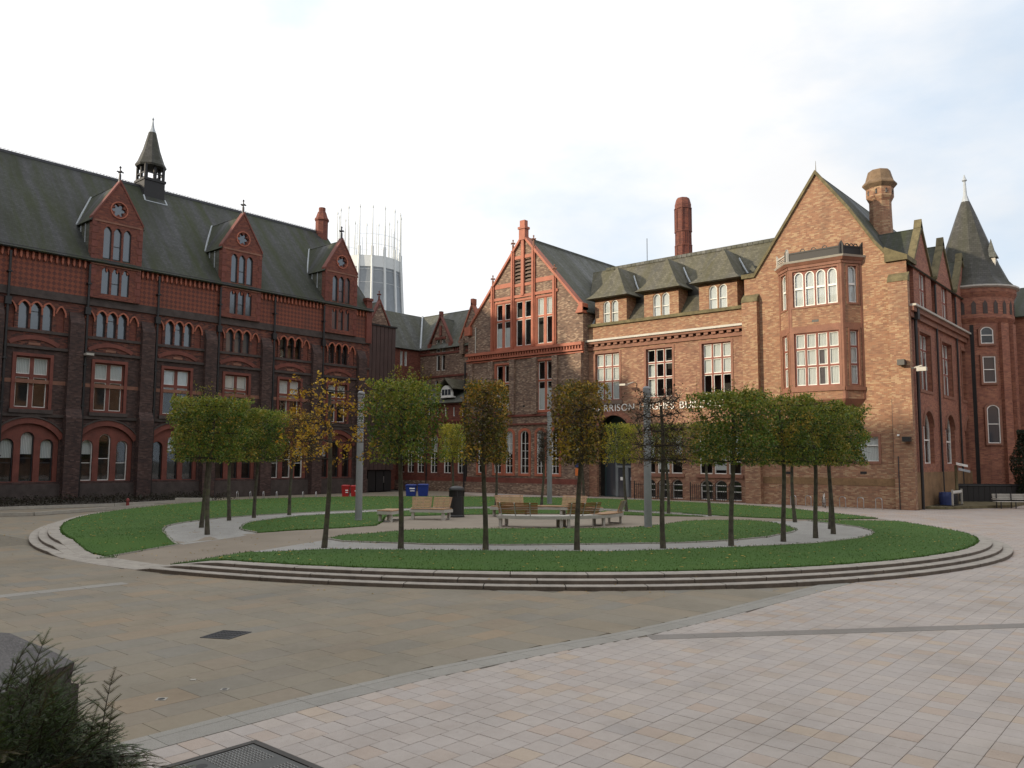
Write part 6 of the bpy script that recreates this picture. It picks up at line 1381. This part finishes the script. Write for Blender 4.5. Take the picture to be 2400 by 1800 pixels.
MB().box(-12.80, 57.7, .92, -12.74, 60.3, .97).box(-12.80, 57.7, .2, -12.7, 57.8, 1.2).box(-12.80, 60.2, .2, -12.7, 60.3, 1.2).build('rail', 'white_gutter', SKp)
LP = thing('lamp_standard', (-13.1, 60.6, .16), 'short post with two pale tilted lamp heads beside the side wall', 'lamp')
MB().tube((-13.1, 60.6, .16), (-13.1, 60.6, 2.75), .10, .09, 8).build('post', 'stone_moss', LP)
for z_, o_ in ((2.78, 0), (2.42, .12)): MB().hexa([(-13.0+o_, 60.3, z_), (-12.35+o_, 60.5, z_-.16), (-12.45+o_, 60.85, z_-.16), (-13.1+o_, 60.65, z_)], [(-13.0+o_, 60.3, z_+.16), (-12.35+o_, 60.5, z_), (-12.45+o_, 60.85, z_), (-13.1+o_, 60.65, z_+.16)]).build('lamp_head', 'lead' if o_ else 'white_paint', LP)
EV = thing('evergreen_bush', (-10.3, 68.2, .16), 'tall dark evergreen shrub beside the turret at the right edge', 'shrub')
MB().tube((-10.3, 68.2, .1), (-10.2, 68.3, 4.2), .09, .03).build('trunk', 'bark', EV); m = MB()
for _ in range(5200):
    c = rng.random(); r = (1.15-.55*c)*math.sqrt(rng.random())*(1+.25*math.sin(9*c+3)); a = rng.uniform(0, 6.283); g = rng.uniform(.6, 1.2); leafquad(m, -10.2+r*math.cos(a), 68.3+r*math.sin(a), .4+c*4.9, .16, (.020*g, .032*g, .012*g))
m.build('crown', 'leaf', EV)

# ------------------------------------------------------------------ beds and kerbs along the college wall
bd = MB(); bd.prism([(-57.8, 8, 0), (-52.3, 8, 0), (-51.2, 22, 0), (-53.5, 30, 0), (-57.8, 32, 0)], [(-57.8, 8, .12), (-52.3, 8, .12), (-51.2, 22, .12), (-53.5, 30, .12), (-57.8, 32, .12)]); struct(bd.build('flower_bed', 'soil'))
def kerbrun(pts, lb):
    T = thing('kerb', (*pts[0], 0), lb, 'kerb')
    for a, b in zip(pts, pts[1:]):
        A, B = Vector((*a, 0)), Vector((*b, 0)); n = max(1, int((B-A).length/.9)); d = (B-A).normalized(); nn = Vector((-d.y, d.x, 0))*.09
        for k in range(n):
            p, q_ = A.lerp(B, k/n)+d*.004, A.lerp(B, (k+1)/n)-d*.004; s = [p-nn, q_-nn, q_+nn, p+nn]; MB().prism(s, [v+Vector((0, 0, .17)) for v in s]).build('kerb_stone', 'kerb', T)
kerbrun([(-52.2, 8), (-51.1, 22), (-53.4, 30)], 'pale stone kerb of the soil bed below the college wall')
kerbrun([(-48.0, 10.5), (-45.4, 15.6), (-48.9, 23.4)], 'pale stone kerb between paving and the left lawn edge')
hy = MB(); hy.lathe(-50.9, 22.75, [(.10, 0), (.08, .3), (.12, .32), (.09, .42), (.03, .48)], 10); tag(hy.build('hydrant', 'hydrant_red'), 'small red hydrant post in the bed below the college wall', 'hydrant')
slb = MB(); slb.hexa([(-48.6, 24.6, 0), (-47.0, 26.0, 0), (-47.2, 26.25, 0), (-48.8, 24.85, 0)], [(-48.6, 24.6, .5), (-47.0, 26.0, .5), (-47.2, 26.25, .5), (-48.8, 24.85, .5)]); tag(slb.build('stone_bench_block', 'kerb'), 'long pale stone block bench at the back of the left lawn', 'stone bench')
hb = MB()
for _ in range(5200):
    y_ = rng.uniform(9, 31); g = rng.uniform(.5, 1.3); leafquad(hb, rng.uniform(-57.6, -52.2), y_, rng.uniform(.1, .55)*(.6+.5*math.sin(y_*1.7)**2), .13, (.030*g, .026*g, .014*g))
tag(hb.build('bed_plants', 'leaf'), 'low dark ground cover plants in the bed below the college wall', 'plants', kind='stuff')

# ------------------------------------------------------------------ boulder and yew bush in the near left corner
bm = bmesh.new(); bmesh.ops.create_cube(bm, size=1.0); bmesh.ops.subdivide_edges(bm, edges=bm.edges[:], cuts=9, use_grid_fill=True)
from mathutils import noise as mn
c0 = Vector((-7.76, 1.87, .72)); ex, ey = Vector((.757, .653, 0)), Vector((-.653, .757, 0))
for v in bm.verts:
    p = v.co.copy(); s = Vector((p.x*2.0, p.y*1.1, p.z*1.44))
    if p.z > .3 and p.x > .18: s.z -= (p.x-.18)*.75
    if p.z > .3: s.y *= .93; s.x *= .96
    w = c0+ex*s.x+ey*s.y+Vector((0, 0, s.z)); n_ = mn.noise_vector(w*1.6)*.10+mn.noise_vector(w*5)*.03; n_.z *= .4
    if p.z > -.45: w += n_
    v.co = w
me = bpy.data.meshes.new('boulder'); bm.to_mesh(me); bm.free(); me.materials.append(MATS['rock']); me.materials.append(MATS['rock_side'])
for p in me.polygons: p.material_index = 0 if p.normal.z > .55 else 1
o = bpy.data.objects.new('boulder', me); col.objects.link(o); tag(o, 'large flat-topped grey boulder behind the yew bush at bottom left', 'boulder')
YB = thing('yew_bush', (-4.36, 1.40, 0), 'dark green yew bush with feathery twigs at the bottom left corner', 'shrub')
stem, ndl = MB(), MB()
def twig(p, d, ln, sd_, tone):
    n = max(3, int(ln/.0075)); cur = p.copy(); last = p.copy()
    for i in range(n):
        s = i/n; dd = (d+Vector((0, 0, -.35*s))).normalized(); cur = cur+dd*.0075
        if i % 5 == 4: stem.tube(last, cur, .0016, .0013, 3, False); last = cur.copy()
        up3 = sd_.cross(dd)
        for sg in (-1, 1):
            L = .0215*(1.08-.6*s)*rng.uniform(.8, 1.2); t_ = (sd_*sg+dd*.62+up3*rng.uniform(-.15, .35)).normalized(); w = dd*.0021; g = rng.uniform(.65, 1.25)*(1+.35*s)
            i0 = len(ndl.v); ndl.v += [tuple(cur-w), tuple(cur+w), tuple(cur+t_*L)]; ndl.f.append((i0, i0+1, i0+2)); ndl.c.append((tone[0]*g, tone[1]*g, tone[2]*g))
def ybranch(p, d, ln):
    d = d.normalized(); sd_ = d.cross(Vector((0, 0, 1))); sd_ = sd_.normalized() if sd_.length > .15 else Vector((.757, .653, 0))
    tone = rng.choice(((.040, .070, .016), (.048, .082, .018), (.032, .058, .015), (.060, .090, .018), (.080, .070, .020)))
    n = max(3, int(ln/.042)); cur = p.copy(); droop = rng.uniform(-.75, -.05)
    for i in range(n):
        s = i/n; dd = (d+Vector((0, 0, droop*s))).normalized(); nxt = cur+dd*.042; stem.tube(cur, nxt, .004*(1-.6*s), .004*(1-.6*(s+1/n)), 4, False); cur = nxt
        for sg in (-1, 1):
            if rng.random() < .9: twig(cur, (sd_*sg*rng.uniform(.55, 1.0)+dd*rng.uniform(.6, 1.0)+Vector((0, 0, rng.uniform(-.15, .25)))).normalized(), rng.uniform(.06, .14)*(1.15-.6*s), sd_, tone)
    twig(cur, (d+Vector((0, 0, droop))).normalized(), .09, sd_, tone)
yc = Vector((-4.34, 1.42, 1.12))
for k in range(760):
    a = rng.uniform(0, 6.283); el = math.asin(rng.uniform(-.35, 1)); dirv = Vector((math.cos(a)*math.cos(el), math.sin(a)*math.cos(el), math.sin(el)))
    rad = Vector((dirv.x*.58, dirv.y*.58, dirv.z*.62))*(1+.15*math.sin(3*a+.6)+.10*math.sin(7*a+el*5)); base = yc+rad*rng.uniform(.5, .98)
    ybranch(base, dirv+Vector((rng.uniform(-.5, .5), rng.uniform(-.5, .5), rng.uniform(-.3, .25))), rng.uniform(.12, .26))
for lx_, ly_, h in ((-4.20, 1.80, .30), (-4.23, 1.76, .16), (-4.17, 1.82, .14), (-4.86, 1.34, .10), (-4.83, 1.30, .14)):      # leading shoots
    p = Vector((lx_, ly_, 1.50)); ybranch(p, Vector((.10, .06, 1.2)), h)
for k in range(110):      # boughs reaching right over the paving
    t_ = rng.random(); p = Vector((-4.18+t_*.26, 1.56+t_*.14, 1.60-rng.uniform(0, .70)-t_*.10)); ybranch(p, Vector((.757, .653, rng.uniform(-.05, .45)))+Vector((rng.uniform(-.35, .35), rng.uniform(-.35, .35), 0)), rng.uniform(.16, .32))
for _ in range(46000):
    a = rng.uniform(-1.9, 2.6); el = math.asin(rng.uniform(-.5, 1)); q_ = rng.uniform(.72, 1.06)*(1+.13*math.sin(3*a+.6)+.09*math.sin(7*a+el*5)+.06*math.sin(15*a+9*el)); p = yc+Vector((math.cos(a)*math.cos(el)*.58*q_, math.sin(a)*math.cos(el)*.58*q_, math.sin(el)*.60*q_))
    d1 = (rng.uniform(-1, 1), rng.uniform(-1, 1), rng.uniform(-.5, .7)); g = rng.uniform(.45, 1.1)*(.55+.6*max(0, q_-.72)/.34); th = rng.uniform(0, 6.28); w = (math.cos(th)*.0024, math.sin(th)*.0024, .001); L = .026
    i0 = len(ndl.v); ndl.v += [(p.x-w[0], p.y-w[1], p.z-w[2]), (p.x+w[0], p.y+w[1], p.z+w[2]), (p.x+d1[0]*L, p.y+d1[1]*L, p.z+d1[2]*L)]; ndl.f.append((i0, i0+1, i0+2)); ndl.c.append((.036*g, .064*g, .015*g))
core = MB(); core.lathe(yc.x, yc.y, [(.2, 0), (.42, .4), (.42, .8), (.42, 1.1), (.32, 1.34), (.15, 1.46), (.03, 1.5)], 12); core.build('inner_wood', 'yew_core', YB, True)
stem.build('twigs', 'twig', YB); ndl.build('needles', 'leaf', YB)['kind'] = 'stuff'
